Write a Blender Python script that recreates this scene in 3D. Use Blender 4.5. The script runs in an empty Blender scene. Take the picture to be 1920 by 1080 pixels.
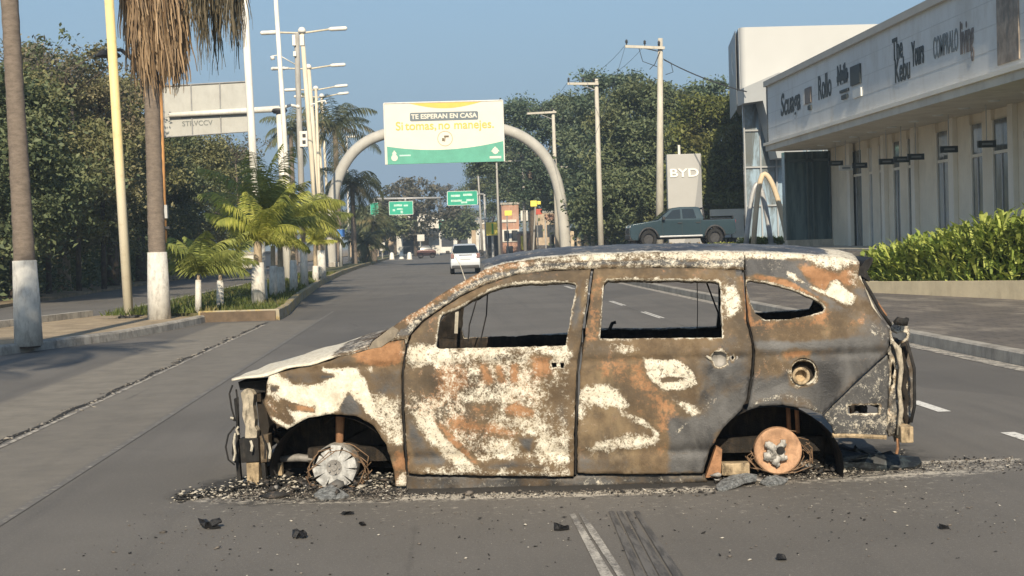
import bpy, math, random
import numpy as np
from mathutils import Vector, Matrix, noise as mnoise
from mathutils.geometry import delaunay_2d_cdt
R = math.radians
scene = bpy.context.scene
COL = scene.collection
# ------------------------------------------------------------------ camera
F = 2700.0                      # focal length in pixels of the 1920 wide frame
EYE = Vector((0, 0, 1.5))
_v = Vector((823-960, 540-458, F)).normalized()             # road direction in (right, up, forward)
_v2 = Vector((1823-960, 540-458+31.4, F)).normalized()      # a second point of the horizon
_up = _v.cross(_v2).normalized()
if _up.y < 0: _up = -_up
_rt = _up.cross(_v).normalized()
if _rt.x < 0: _rt = -_rt
# world = (rt, v, up) components
def c2w(c): return Vector((_rt.dot(c), _v.dot(c), _up.dot(c)))
RIGHT, UPC, FWD = c2w(Vector((1,0,0))), c2w(Vector((0,1,0))), c2w(Vector((0,0,1)))
cam_d = bpy.data.cameras.new('camera'); cam = bpy.data.objects.new('camera', cam_d); COL.objects.link(cam)
cam_d.sensor_width = 36; cam_d.lens = F/1920*36; cam_d.clip_end = 6000; cam_d.clip_start = 0.1
m = Matrix((RIGHT, UPC, -FWD)).transposed().to_4x4(); m.translation = EYE
cam.matrix_world = m
scene.camera = cam
def ray(px, py): return c2w(Vector((px-960, 540-py, F))).normalized()
def W(px, py, Y):
    d = ray(px, py); return EYE + d*(Y/d.y)
def G(px, py, z=0.0):
    d = ray(px, py); return EYE + d*((z-EYE.z)/d.z)
# ------------------------------------------------------------------ light
SUN_EL, SUN_AZ = R(31), R(3)            # sun behind the camera, a little to the left
sd = Vector((-math.sin(SUN_AZ)*math.cos(SUN_EL), -math.cos(SUN_AZ)*math.cos(SUN_EL), math.sin(SUN_EL)))
w = bpy.data.worlds.new("World"); scene.world = w; w.use_nodes = True
nt = w.node_tree; bg = nt.nodes['Background']
sky = nt.nodes.new('ShaderNodeTexSky'); sky.sky_type = 'NISHITA'; sky.sun_disc = False
sky.sun_elevation = SUN_EL; sky.sun_rotation = math.atan2(sd.x, sd.y)
sky.air_density = 1.0; sky.dust_density = .7; sky.ozone_density = 1.6; sky.altitude = 0
tcw = nt.nodes.new('ShaderNodeTexCoord'); sxyz = nt.nodes.new('ShaderNodeSeparateXYZ'); nt.links.new(tcw.outputs['Generated'], sxyz.inputs[0])
mr = nt.nodes.new('ShaderNodeMapRange'); mr.interpolation_type = 'SMOOTHSTEP'; nt.links.new(sxyz.outputs[2], mr.inputs[0]); mr.inputs[1].default_value = -.02; mr.inputs[2].default_value = .42
mxw = nt.nodes.new('ShaderNodeMix'); mxw.data_type = 'RGBA'; nt.links.new(mr.outputs[0], mxw.inputs[0]); mxw.inputs[6].default_value = (1.80,2.70,3.72,1)   # smoky layer over the town
mulw = nt.nodes.new('ShaderNodeMix'); mulw.data_type = 'RGBA'; mulw.blend_type = 'MULTIPLY'; mulw.inputs[0].default_value = 1; nt.links.new(sky.outputs[0], mulw.inputs[6]); mulw.inputs[7].default_value = (.82,.90,.90,1)
nt.links.new(mulw.outputs[2], mxw.inputs[7]); nt.links.new(mxw.outputs[2], bg.inputs[0]); bg.inputs[1].default_value = 0.085
sl = bpy.data.lights.new('sun', 'SUN'); so = bpy.data.objects.new('sun', sl); COL.objects.link(so)
sl.energy = 4.0; sl.angle = R(0.6); sl.color = (1.0, 0.86, 0.66)
so.rotation_euler = (-sd).to_track_quat('-Z', 'Y').to_euler()
scene.view_settings.view_transform = 'Standard'; scene.view_settings.look = 'None'
scene.view_settings.exposure = 0.78; scene.view_settings.gamma = 1.0
scene.cycles.max_bounces = 6
scene.cycles.use_denoising = True
# ------------------------------------------------------------------ helpers
def tag(o, label=None, cat=None, group=None, kind=None):
    if label: o['label'] = label
    if cat: o['category'] = cat
    if group: o['group'] = group
    if kind: o['kind'] = kind
    return o
def empty(name, loc=(0,0,0), label=None, cat=None, group=None, rz=0):
    o = bpy.data.objects.new(name, None); COL.objects.link(o); o.location = loc; o.rotation_euler = (0,0,rz)
    o.empty_display_size = .2
    return tag(o, label, cat, group)
def link_mesh(name, me, mat, parent=None, smooth=False, origin=None):
    o = bpy.data.objects.new(name, me); COL.objects.link(o)
    if mat is not None:
        for mm in (mat if isinstance(mat, (list, tuple)) else [mat]): me.materials.append(mm)
    if smooth: me.polygons.foreach_set('use_smooth', [True]*len(me.polygons))
    if parent: o.parent = parent
    return o
class MB:
    """collects shapes, builds ONE mesh object"""
    def __init__(s): s.v = []; s.f = []; s.mi = []; s.cm = 0
    def add(s, vs, fs):
        n = len(s.v); s.v += [tuple(x) for x in vs]; s.f += [tuple(n+i for i in f) for f in fs]; s.mi += [s.cm]*len(fs); return s
    def box(s, c, size, rot=None):
        hx, hy, hz = size[0]/2, size[1]/2, size[2]/2
        P = [Vector((x,y,z)) for x in (-hx,hx) for y in (-hy,hy) for z in (-hz,hz)]
        if rot is not None: P = [rot @ p for p in P]
        c = Vector(c)
        return s.add([p+c for p in P], [(0,1,3,2),(4,6,7,5),(0,4,5,1),(2,3,7,6),(0,2,6,4),(1,5,7,3)])
    def box2(s, a, b):
        a, b = Vector(a), Vector(b); return s.box((a+b)/2, [abs(t) for t in (b-a)])
    def tube(s, pts, rad, n=10, cap=True):
        pts = [Vector(p) for p in pts]
        if not isinstance(rad, (list, tuple)): rad = [rad]*len(pts)
        rings = []; up = Vector((0,0,1))
        prev = None
        for i, p in enumerate(pts):
            t = (pts[min(i+1,len(pts)-1)] - pts[max(i-1,0)])
            t = t.normalized() if t.length > 1e-9 else Vector((0,0,1))
            if prev is None:
                a = t.cross(up);
                if a.length < .05: a = t.cross(Vector((0,1,0)))
                a.normalize()
            else:
                a = prev - t*prev.dot(t); a.normalize()
            prev = a; b = t.cross(a)
            rings.append([p + (a*math.cos(2*math.pi*k/n) + b*math.sin(2*math.pi*k/n))*rad[i] for k in range(n)])
        vs = [q for r in rings for q in r]; fs = []
        for i in range(len(pts)-1):
            for k in range(n):
                k2 = (k+1) % n; fs.append((i*n+k, i*n+k2, (i+1)*n+k2, (i+1)*n+k))
        if cap: fs.append(tuple(range(n-1,-1,-1))); fs.append(tuple((len(pts)-1)*n+k for k in range(n)))
        return s.add(vs, fs)
    def prism(s, poly, y0, y1, axes='xz'):
        """poly of 2D points extruded along the third axis"""
        n = len(poly)
        def mk(p, t):
            return {'xz': (p[0], t, p[1]), 'xy': (p[0], p[1], t), 'yz': (t, p[0], p[1])}[axes]
        vs = [mk(p, y0) for p in poly] + [mk(p, y1) for p in poly]
        fs = [tuple(range(n-1,-1,-1)), tuple(range(n, 2*n))] + [(i, (i+1)%n, n+(i+1)%n, n+i) for i in range(n)]
        return s.add(vs, fs)
    def lathe(s, prof, n=24, axis='y', c=(0,0,0)):
        """prof = [(r, t)], revolved about axis"""
        c = Vector(c); vs = []; fs = []
        for (r, t) in prof:
            for k in range(n):
                a = 2*math.pi*k/n; x, y = r*math.cos(a), r*math.sin(a)
                q = {'y': (x, t, y), 'z': (x, y, t), 'x': (t, x, y)}[axis]
                vs.append(Vector(q)+c)
        for i in range(len(prof)-1):
            for k in range(n):
                k2 = (k+1)%n; fs.append((i*n+k, i*n+k2, (i+1)*n+k2, (i+1)*n+k))
        return s.add(vs, fs)
    def build(s, name, mat, parent=None, smooth=False, origin=None, bevel=0, auto=None, weld=False):
        me = bpy.data.meshes.new(name)
        v = s.v
        if origin is not None:
            o = Vector(origin); v = [(a[0]-o.x, a[1]-o.y, a[2]-o.z) for a in v]
        me.from_pydata(v, [], s.f); me.update()
        if any(s.mi): me.polygons.foreach_set('material_index', s.mi)
        ob = link_mesh(name, me, mat, parent, smooth)
        import bmesh
        bm = bmesh.new(); bm.from_mesh(me); bmesh.ops.recalc_face_normals(bm, faces=bm.faces)
        if auto:
            for e in bm.edges:
                if len(e.link_faces) == 2 and e.calc_face_angle(0) > R(auto): e.smooth = False
        bm.to_mesh(me); bm.free()
        if auto: me.polygons.foreach_set('use_smooth', [True]*len(me.polygons))
        if bevel:
            b = ob.modifiers.new('bevel', 'BEVEL'); b.width = bevel; b.segments = 2; b.limit_method = 'ANGLE'; b.angle_limit = R(35)
        if origin is not None and parent is None: ob.location = origin
        return ob
def np_mesh(name, V, Fq, mat, parent=None, smooth=False, attr=None):
    """V (n,3), Fq (m,k) arrays"""
    me = bpy.data.meshes.new(name); V = np.asarray(V, np.float32); Fq = np.asarray(Fq, np.int32); k = Fq.shape[1]
    me.vertices.add(len(V)); me.vertices.foreach_set('co', V.ravel())
    me.loops.add(Fq.size); me.loops.foreach_set('vertex_index', Fq.ravel())
    me.polygons.add(len(Fq)); me.polygons.foreach_set('loop_start', np.arange(0, Fq.size, k, dtype=np.int32))
    me.update(calc_edges=True)
    if attr is not None:
        for nme, arr in attr.items():
            ca = me.color_attributes.new(nme, 'FLOAT_COLOR', 'POINT')
            a = np.ones((len(V), 4), np.float32); a[:, :arr.shape[1]] = arr; ca.data.foreach_set('color', a.ravel())
    return link_mesh(name, me, mat, parent, smooth)
# ------------------------------------------------------------------ materials
class NT:
    def __init__(s, name):
        s.m = bpy.data.materials.new(name); s.m.use_nodes = True; s.t = s.m.node_tree; s.b = s.t.nodes['Principled BSDF']; s.out = s.t.nodes['Material Output']
        s.tc = s.t.nodes.new('ShaderNodeTexCoord')
    def n(s, ty, **kw):
        x = s.t.nodes.new(ty)
        for k, v in kw.items(): setattr(x, k, v)
        return x
    def L(s, a, b): s.t.links.new(a, b)
    def noise(s, scale, detail=4, rough=.6, vec=None, stretch=None, dist=0):
        x = s.n('ShaderNodeTexNoise'); x.inputs['Scale'].default_value = scale; x.inputs['Detail'].default_value = detail
        x.inputs['Roughness'].default_value = rough; x.inputs['Distortion'].default_value = dist
        v = vec if vec is not None else s.tc.outputs['Object']
        if stretch:
            mp = s.n('ShaderNodeMapping'); mp.inputs['Scale'].default_value = stretch; s.L(v, mp.inputs[0]); v = mp.outputs[0]
        s.L(v, x.inputs['Vector']); return x.outputs['Fac']
    def vor(s, scale, feature='F1', out='Distance', stretch=None):
        x = s.n('ShaderNodeTexVoronoi'); x.feature = feature; x.inputs['Scale'].default_value = scale
        v = s.tc.outputs['Object']
        if stretch:
            mp = s.n('ShaderNodeMapping'); mp.inputs['Scale'].default_value = stretch; s.L(v, mp.inputs[0]); v = mp.outputs[0]
        s.L(v, x.inputs['Vector']); return x.outputs[out]
    def math(s, op, a, b=None, c=None, clamp=False):
        x = s.n('ShaderNodeMath', operation=op); x.use_clamp = clamp
        for i, q in enumerate((a, b, c)):
            if q is None: continue
            if isinstance(q, (int, float)): x.inputs[i].default_value = q
            else: s.L(q, x.inputs[i])
        return x.outputs[0]
    def sstep(s, val, lo, hi):
        x = s.n('ShaderNodeMapRange'); x.interpolation_type = 'SMOOTHSTEP'
        s.L(val, x.inputs[0]); x.inputs[1].default_value = lo; x.inputs[2].default_value = hi
        return x.outputs[0]
    def mix(s, fac, a, b):
        x = s.n('ShaderNodeMix'); x.data_type = 'RGBA'
        if isinstance(fac, (int, float)): x.inputs[0].default_value = fac
        else: s.L(fac, x.inputs[0])
        for q, i in ((a, 6), (b, 7)):
            if isinstance(q, tuple): x.inputs[i].default_value = (*q[:3], 1)
            else: s.L(q, x.inputs[i])
        return x.outputs[2]
    def bump(s, h, strength=.3, dist=.01):
        x = s.n('ShaderNodeBump'); x.inputs['Strength'].default_value = strength; x.inputs['Distance'].default_value = dist
        s.L(h, x.inputs['Height']); s.L(x.outputs[0], s.b.inputs['Normal'])
    def col(s, c):
        if isinstance(c, tuple): s.b.inputs['Base Color'].default_value = (*c[:3], 1)
        else: s.L(c, s.b.inputs['Base Color'])
    def set(s, rough=None, metal=None, spec=None):
        if rough is not None:
            if isinstance(rough, (int, float)): s.b.inputs['Roughness'].default_value = rough
            else: s.L(rough, s.b.inputs['Roughness'])
        if metal is not None: s.b.inputs['Metallic'].default_value = metal
        if spec is not None: s.b.inputs['Specular IOR Level'].default_value = spec
        return s
    def random(s):
        g = s.n('ShaderNodeNewGeometry'); return g.outputs['Random Per Island']
def mul(c, k): return tuple(min(1, x*k) for x in c)
_mc = {}
def M(name, col, rough=.75, var=.22, scale=2.5, bump=0, metal=0, spec=.35, dirt=None, dirt_amt=.5, stretch=None):
    if name in _mc: return _mc[name]
    t = NT(name); a = t.noise(scale, 5, .65, stretch=stretch)
    c = t.mix(t.sstep(a, .3, .7), mul(col, 1-var), mul(col, 1+var))
    if dirt:
        d = t.noise(scale*2.3, 6, .7, stretch=stretch or (1,1,.35)); c = t.mix(t.math('MULTIPLY', t.sstep(d, .45, .72), dirt_amt), c, dirt)
    t.col(c); t.set(rough, metal, spec)
    if bump: t.bump(t.noise(scale*12, 4, .7), bump, .02)
    _mc[name] = t.m; return t.m
def leafmat(name, c1, c2, c3=None, rough=.6, trans=.25, clump=.5):
    if name in _mc: return _mc[name]
    t = NT(name); r = t.random(); c = t.mix(r, c1, c2)
    n = t.noise(clump, 3, .6)
    if c3: c = t.mix(t.sstep(n, .5, .7), c, c3)
    t.col(c); t.set(rough, 0, .3)
    tr = t.n('ShaderNodeBsdfTranslucent'); mx = t.n('ShaderNodeMixShader'); mx.inputs[0].default_value = trans
    cc = t.mix(.4, c, (.16,.20,.03)) if isinstance(c, tuple) is False else c
    t.L(cc, tr.inputs[0]); t.L(t.b.outputs[0], mx.inputs[1]); t.L(tr.outputs[0], mx.inputs[2]); t.L(mx.outputs[0], t.out.inputs[0])
    _mc[name] = t.m; return t.m
def sstep(e0, e1, x):
    t = np.clip((x-e0)/(e1-e0), 0, 1); return t*t*(3-2*t)
def sdist(P, poly):
    """signed distance of points P (n,2) to polygon (positive inside)"""
    P = np.asarray(P, float); A = np.asarray(poly, float); B = np.roll(A, -1, 0)
    best = np.full(len(P), 1e18); ins = np.zeros(len(P), bool)
    for a, b in zip(A, B):
        ab = b-a; t = np.clip(((P-a)@ab)/max(1e-12, ab@ab), 0, 1)
        d = ((P-(a+t[:,None]*ab))**2).sum(1); best = np.minimum(best, d)
        c = ((a[1] > P[:,1]) != (b[1] > P[:,1]))
        xi = (b[0]-a[0])*(P[:,1]-a[1])/((b[1]-a[1]) if abs(b[1]-a[1])>1e-12 else 1e-12)+a[0]
        ins ^= (c & (P[:,0] < xi))
    return np.where(ins, 1, -1)*np.sqrt(best)
def text(name, s, size, loc, rot, mat, parent=None, ext=.006, bold=0, ax='CENTER', shear=0, sx=1):
    cu = bpy.data.curves.new(name, 'FONT'); cu.body = s; cu.size = size; cu.extrude = ext; cu.offset = bold; cu.shear = shear
    cu.align_x = ax; cu.align_y = 'CENTER'; cu.materials.append(mat)
    tmp = bpy.data.objects.new(name+'_curve', cu); COL.objects.link(tmp); bpy.context.view_layer.update()
    me = bpy.data.meshes.new_from_object(tmp.evaluated_get(bpy.context.evaluated_depsgraph_get())); me.name = name
    bpy.data.objects.remove(tmp); bpy.data.curves.remove(cu)
    if not len(me.materials): me.materials.append(mat)
    o = bpy.data.objects.new(name, me); COL.objects.link(o); o.parent = parent; o.location = loc; o.rotation_euler = rot; o.scale = (sx,1,1)
    return o
# ================================================================== GROUND
def H(X, Y):   # height of the land right of the kerb
    return .15 + .85*sstep(10.6, 12.0, X)
t = NT('asphalt')
att = t.n('ShaderNodeAttribute', attribute_name='wear_shade'); sp = t.n('ShaderNodeSeparateColor'); t.L(att.outputs['Color'], sp.inputs[0])
big = t.noise(.35, 5, .6); lon = t.noise(1.2, 4, .6, stretch=(2.4,.12,1)); fine = t.noise(55, 3, .7); grit = t.noise(170, 2, .8)
c = t.mix(t.sstep(big, .3, .7), (.122,.114,.102), (.162,.151,.135))
c = t.mix(t.math('MULTIPLY', t.sstep(lon, .48, .75), .45), c, (.088,.084,.079))
c = t.mix(t.math('MULTIPLY', t.sstep(t.noise(.9,4,.6,stretch=(1.6,.1,1)), .55, .8), .35), c, (.19,.175,.155))
c = t.mix(t.math('MULTIPLY', t.sstep(fine, .52, .74), .55), c, (.25,.235,.21))
c = t.mix(t.math('MULTIPLY', t.sstep(grit, .54, .66), .5), c, (.04,.039,.037)); c = t.mix(t.math('MULTIPLY', t.sstep(t.noise(95,2,.8), .62, .70), .5), c, (.36,.34,.30))
pv = t.n('ShaderNodeTexVoronoi'); pv.inputs['Scale'].default_value = .22; pmp = t.n('ShaderNodeMapping'); pmp.inputs['Scale'].default_value = (1,.3,1); t.L(t.tc.outputs['Object'], pmp.inputs[0]); t.L(pmp.outputs[0], pv.inputs['Vector'])
psep = t.n('ShaderNodeSeparateColor'); t.L(pv.outputs['Color'], psep.inputs[0]); c = t.mix(t.math('MULTIPLY', t.sstep(psep.outputs[0], .74, .76), .28), c, (.075,.073,.071))
spot = t.sstep(t.noise(.8,3,.5), .66,.74); c = t.mix(t.math('MULTIPLY', spot, .35), c, (.06,.058,.055))
# pale concrete gutter strip (B), scorch and painted sill shade (G), ash (R)
c = t.mix(t.math('MULTIPLY', sp.outputs[2], 1.0), c, t.mix(t.sstep(t.noise(3,6,.7), .3,.7), (.19,.172,.142), (.28,.252,.205)))
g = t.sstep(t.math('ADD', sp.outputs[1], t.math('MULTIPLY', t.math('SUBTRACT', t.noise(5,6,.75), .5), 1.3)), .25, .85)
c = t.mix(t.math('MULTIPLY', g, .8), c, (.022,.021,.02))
a = t.sstep(t.math('ADD', sp.outputs[0], t.math('MULTIPLY', t.math('SUBTRACT', t.noise(16,8,.85), .5), 1.9)), .42, .72)
c = t.mix(a, c, t.mix(t.noise(60,3,.7), (.34,.31,.26), (.66,.61,.52)))
cr = t.vor(.32, 'DISTANCE_TO_EDGE'); crk = t.math('MULTIPLY', t.math('SUBTRACT', 1, t.sstep(t.math('ADD', cr, t.math('MULTIPLY', t.math('SUBTRACT', t.noise(4,5,.7), .5), .03)), .0, .006)), t.sstep(t.noise(.25,2,.5), .52, .66))
c = t.mix(t.math('MULTIPLY', crk, .65), c, (.03,.029,.028))
t.col(c); t.set(.82, 0, .35); t.bump(t.math('ADD', fine, grit), .35, .006)
ASPHALT = t.m
def axis(segs):
    out = []
    for a0, b0, st in segs: out += list(np.arange(a0, b0, st))
    return np.array(out + [segs[-1][1]])
gx = axis([(-16,-8,1.0),(-8,-4,.12),(-4,5.6,.035),(5.6,6.2,.1)])
gy = axis([(-12,5,.8),(5,7.6,.1),(7.6,11.2,.035),(11.2,16,.15),(16,40,.5),(40,120,4),(120,620,25)])
XX, YY = np.meshgrid(gx, gy); P = np.stack([XX.ravel(), YY.ravel()], 1)
def gpoly(pts): return [tuple(G(x, y)[:2]) for x, y in pts]
wear_shade = np.zeros((len(P), 3))
sd1 = sdist(P, gpoly([(330,945),(430,905),(560,897),(760,905),(1080,905),(1320,895),(1560,872),(1760,862),(1925,858),(1925,880),(1840,893),(1640,905),(1440,913),(1200,928),(1000,938),(740,946),(560,950),(420,948)]))
wear_shade[:,0] = np.clip(.30 + sd1*2.2, 0, .50)
for pl, am in (([(740,928),(1080,922),(1340,914),(1340,922),(1080,932),(740,938)], .5), ([(1560,898),(1700,885),(1860,878),(1920,872),(1920,876),(1800,888),(1560,903)], .12), ([(1650,866),(1920,858),(1920,864),(1650,873)], .3)):
    wear_shade[:,0] = np.maximum(wear_shade[:,0], np.clip(.20+am*.55 + sdist(P, gpoly(pl))*7, 0, .74))
far_ash = sdist(P, gpoly([(200,960),(330,920),(1900,850),(1925,900),(1925,990),(1500,985),(1000,990),(500,1000)]))
wear_shade[:,0] = np.maximum(wear_shade[:,0], np.clip(.22+far_ash*.35, 0, .34))
sc = sdist(P, gpoly([(325,932),(430,895),(700,890),(1080,880),(1500,850),(1690,835),(1740,870),(1640,885),(1400,912),(1100,926),(740,935),(480,945)]))
wear_shade[:,1] = np.clip(.6+sc*2.6, 0, 1)
sill_shade = sdist(P, gpoly([(730,905),(1080,900),(1330,892),(1340,908),(1080,919),(900,922),(740,925)]))  # shade of the gap under the sill, painted dark into the road colour
wear_shade[:,1] = np.maximum(wear_shade[:,1], np.clip(.45+sill_shade*5, 0, .75)); wear_shade[:,0] -= .5*np.clip(1+sill_shade*20,0,1)
# interior of the burnt footprint: ash and soot mixed
foot = sdist(P, gpoly([(470,900),(700,905),(1300,895),(1540,870),(1540,800),(1300,780),(560,800)]))
wear_shade[:,1] = np.maximum(wear_shade[:,1], np.clip(.5+foot*2.5, 0, 1))
wear_shade[:,2] = np.clip((sstep(-4.62,-4.55,P[:,0]) - sstep(-3.66,-3.60,P[:,0]))*.75 + (sstep(-3.6,-3.5,P[:,0]) - sstep(-2.62,-2.5,P[:,0]))*.42, 0, 1)*(P[:,1] < 30.5)
wear_shade[:,1] = np.maximum(wear_shade[:,1], .16*(P[:,0]>-2.5)*(P[:,1]<200))
ny, nx = len(gy), len(gx); idx = np.arange(ny*nx).reshape(ny, nx)
Fq = np.stack([idx[:-1,:-1].ravel(), idx[:-1,1:].ravel(), idx[1:,1:].ravel(), idx[1:,:-1].ravel()], 1)
road = np_mesh('road', np.c_[P, np.zeros(len(P))], Fq, ASPHALT, attr={'wear_shade': wear_shade}); tag(road, 'grey asphalt avenue with ash, scorch marks and painted shade under the car sill', None, None, 'structure')
# outer ground to the horizon
DIRT = M('dry_earth', (.22,.175,.12), .95, .35, .6, .4, dirt=(.07,.085,.03), dirt_amt=.6)
b = MB(); b.add([(-1300,-100,-.03),(1300,-100,-.03),(1300,1500,-.03),(-1300,1500,-.03)], [(0,1,2,3)])
tag(b.build('ground', DIRT), 'dry earth ground', None, None, 'structure')
# ------ right side: kerb and paved forecourt that climbs to the shops
CONC = M('concrete', (.36,.335,.29), .9, .18, 2.2, .3, dirt=(.12,.11,.10), dirt_amt=.55)
CONCP = M('concrete_pale', (.50,.46,.38), .9, .18, 2.2, .3, dirt=(.2,.18,.15), dirt_amt=.5)
t = NT('paving')
br = t.n('ShaderNodeTexBrick'); br.inputs['Scale'].default_value = 1; br.inputs['Brick Width'].default_value = .42; br.inputs['Row Height'].default_value = .21
br.inputs['Mortar Size'].default_value = .012; br.inputs['Color1'].default_value = (.165,.145,.125,1); br.inputs['Color2'].default_value = (.12,.108,.096,1); br.inputs['Mortar'].default_value = (.07,.065,.06,1)
t.L(t.tc.outputs['Object'], br.inputs[0])
c = t.mix(t.math('MULTIPLY', t.sstep(t.noise(1.2,6,.7,stretch=(1,.35,1)), .48,.66), .75), br.outputs[0], (.27,.24,.20))
c = t.mix(t.math('MULTIPLY', t.sstep(t.noise(.7,4,.6), .5,.7), .5), c, (.10,.09,.083))
t.col(c); t.set(.85,0,.3); t.bump(br.outputs['Fac'], .3, .01); PAVE = t.m
gx2 = axis([(6.36,10.4,.5),(10.4,12.2,.12),(12.2,90,6)]); gy2 = axis([(-12,120,2.0),(120,620,50)])
X2, Y2 = np.meshgrid(gx2, gy2); id2 = np.arange(X2.size).reshape(X2.shape)
Fq2 = np.stack([id2[:-1,:-1].ravel(), id2[:-1,1:].ravel(), id2[1:,1:].ravel(), id2[1:,:-1].ravel()], 1)
tag(np_mesh('pavement', np.c_[X2.ravel(), Y2.ravel(), H(X2.ravel(), Y2.ravel())], Fq2, PAVE), 'brown grey brick paved forecourt beside the avenue', None, None, 'structure')
def strip(name, pts, prof, mat, label=None, kind='structure', close=False):
    """sweep a 2D profile (offset right, z) along a ground polyline"""
    pts = [Vector((p[0], p[1], p[2] if len(p) > 2 else 0)) for p in pts]; b = MB(); n = len(prof); vs = []
    for i, p in enumerate(pts):
        tt = pts[min(i+1,len(pts)-1)] - pts[max(i-1,0)]; tt.z = 0; tt.normalize(); rr = Vector((tt.y, -tt.x, 0))
        vs += [p + rr*o + Vector((0,0,z)) for o, z in prof]
    fs = [(i*n+k, i*n+k+1, (i+1)*n+k+1, (i+1)*n+k) for i in range(len(pts)-1) for k in range(n-1)]
    fs += [tuple(range(n)), tuple((len(pts)-1)*n+k for k in range(n-1,-1,-1))]
    b.add(vs, fs); o = b.build(name, mat)
    if label: tag(o, label, None, None, kind)
    return o
kerbprof = [(-.09,-.02),(-.085,.13),(-.06,.152),(.06,.152),(.085,.13),(.09,-.02)]
ys = list(np.arange(-12, 130, 2.0)) + [300, 600]
strip('kerb', [(6.28, y) for y in ys], kerbprof, CONC, 'concrete kerb along the right edge of the avenue')
PALE = NT('worn_line'); cc = PALE.mix(PALE.sstep(PALE.noise(9,7,.8), .42,.60), (.14,.13,.12), (.52,.48,.40)); PALE.col(cc); PALE.set(.85); PALE = PALE.m
PALE2 = NT('faded_line'); cc = PALE2.mix(PALE2.sstep(PALE2.noise(12,7,.8), .50,.70), (.135,.128,.118), (.34,.31,.26)); PALE2.col(cc); PALE2.set(.85); PALE2 = PALE2.m
WLINE = NT('white_line'); cc = WLINE.mix(WLINE.sstep(WLINE.noise(14,6,.8), .36,.46), (.16,.15,.14), (.74,.72,.66)); WLINE.col(cc); WLINE.set(.7); WLINE = WLINE.m
def sheet(name, quad, mat, label, z=.004):
    b = MB(); b.add([(x, y, z) for x, y in quad], [tuple(range(len(quad)))]); return tag(b.build(name, mat), label, None, None, 'structure')
sheet('gutter_line', [(5.95,-5),(6.17,-5),(6.17,200),(5.95,200)], PALE, 'pale worn line in the gutter of the right kerb')
for y0, y1 in ((11.55,12.35),(9.4,10.25),(15.5,18),(21,23.5),(26.5,29),(32,34.5),(38,40.5),(44,47)):
    sheet('lane_dash', [(4.03,y0),(4.14,y0),(4.14,y1),(4.03,y1)], WLINE, 'white lane dash on the right of the avenue')
sheet('lane_line', [(4.06,-4),(4.10,-4),(4.10,9.4),(4.06,9.4)], PALE2, 'faint lane line')
sheet('lane_line', [(4.07,12.4),(4.10,12.4),(4.10,60),(4.07,60)], PALE2, 'faint lane line further on', .005)
sheet('edge_line', [(-2.56,-4),(-2.50,-4),(-2.50,34),(-2.56,34)], PALE2, 'faded line on the left lane')
# white scrape and tyre marks in front of the car
def poly_sheet(name, pxs, mat, label, z=.004):
    b = MB(); b.add([tuple(G(x,y)[:2])+(z,) for x,y in pxs], [tuple(range(len(pxs)))]); return tag(b.build(name, mat), label, None, None, 'structure')
SCR = NT('scrape_mark'); cc = SCR.mix(SCR.sstep(SCR.math('ADD', SCR.math('MULTIPLY', SCR.noise(6,6,.7,stretch=(1,.25,1)), .6), SCR.math('MULTIPLY', SCR.noise(60,5,.8), .4)), .42,.60), (.135,.128,.118), (.50,.47,.41)); SCR.col(cc); SCR.set(.85); SCR = SCR.m
poly_sheet('lane_marking', [(1068,966),(1078,964),(1100,1000),(1124,1040),(1152,1085),(1128,1085),(1106,1040),(1086,1000)], SCR, 'worn white lane mark running towards the camera')
poly_sheet('lane_marking', [(1084,962),(1092,962),(1120,1000),(1146,1040),(1176,1085),(1160,1085),(1132,1042),(1106,1002)], SCR, 'second worn white lane mark beside the first', .005)
TYRE = NT('tyre_mark'); cc = TYRE.mix(TYRE.sstep(TYRE.noise(22,5,.75,stretch=(1,.12,1)), .42,.60), (.13,.123,.114), (.062,.06,.058)); TYRE.col(cc); TYRE.set(.8); TYRE = TYRE.m
for k, (xa, xb) in enumerate(((1145,1190),(1160,1214),(1176,1236),(1192,1262))):
    poly_sheet('tyre_mark', [(xa-4,960),(xa+6,960),(xb+22,1085),(xb+2,1085)], TYRE, 'dark tyre mark groove on the asphalt', .006)
# broken joint between gutter strip and lane: rubble line
rng = np.random.default_rng(3)
def chips(n, pos, size, flat, rng):
    """n irregular little 8-face lumps at pos (n,3)"""
    base = np.array([(1,0,0),(0,1,0),(-1,0,0),(0,-1,0),(0,0,1),(0,0,-1)], float)
    F8 = np.array([(0,1,4),(1,2,4),(2,3,4),(3,0,4),(1,0,5),(2,1,5),(3,2,5),(0,3,5)])
    V = np.zeros((n,6,3)); s = size*np.exp(rng.normal(0,.5,(n,1,1)))
    jit = rng.uniform(.5,1.3,(n,6,1)); ang = rng.uniform(0,2*np.pi,n)
    B = base[None]*jit*s; B[:,:,2] *= flat
    el = rng.uniform(.5,1.8,n)
    x = B[:,:,0]*el[:,None]; y = B[:,:,1]
    tilt = rng.normal(0,.35,n)[:,None]
    z = B[:,:,2] + x*np.sin(tilt)*.6
    ca, sa = np.cos(ang)[:,None], np.sin(ang)[:,None]
    V[:,:,0] = x*ca - y*sa + pos[:,0:1]; V[:,:,1] = x*sa + y*ca + pos[:,1:2]; V[:,:,2] = z + pos[:,2:3]
    FF = (F8[None] + (np.arange(n)*6)[:,None,None]).reshape(-1,3)
    return V.reshape(-1,3), FF
n = 900; yy = 4+25*rng.random(n)**1.2; xx = -3.60 + .03*np.sin(yy*3) + rng.normal(0,.022,n)*(1+1.4*(np.sin(yy*2.1)*np.sin(yy*.83)>.35))
t = NT('joint_rubble'); t.col(t.mix(t.sstep(t.random(), .3,.75), (.035,.032,.03), (.24,.22,.19))); t.set(.9); 
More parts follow.
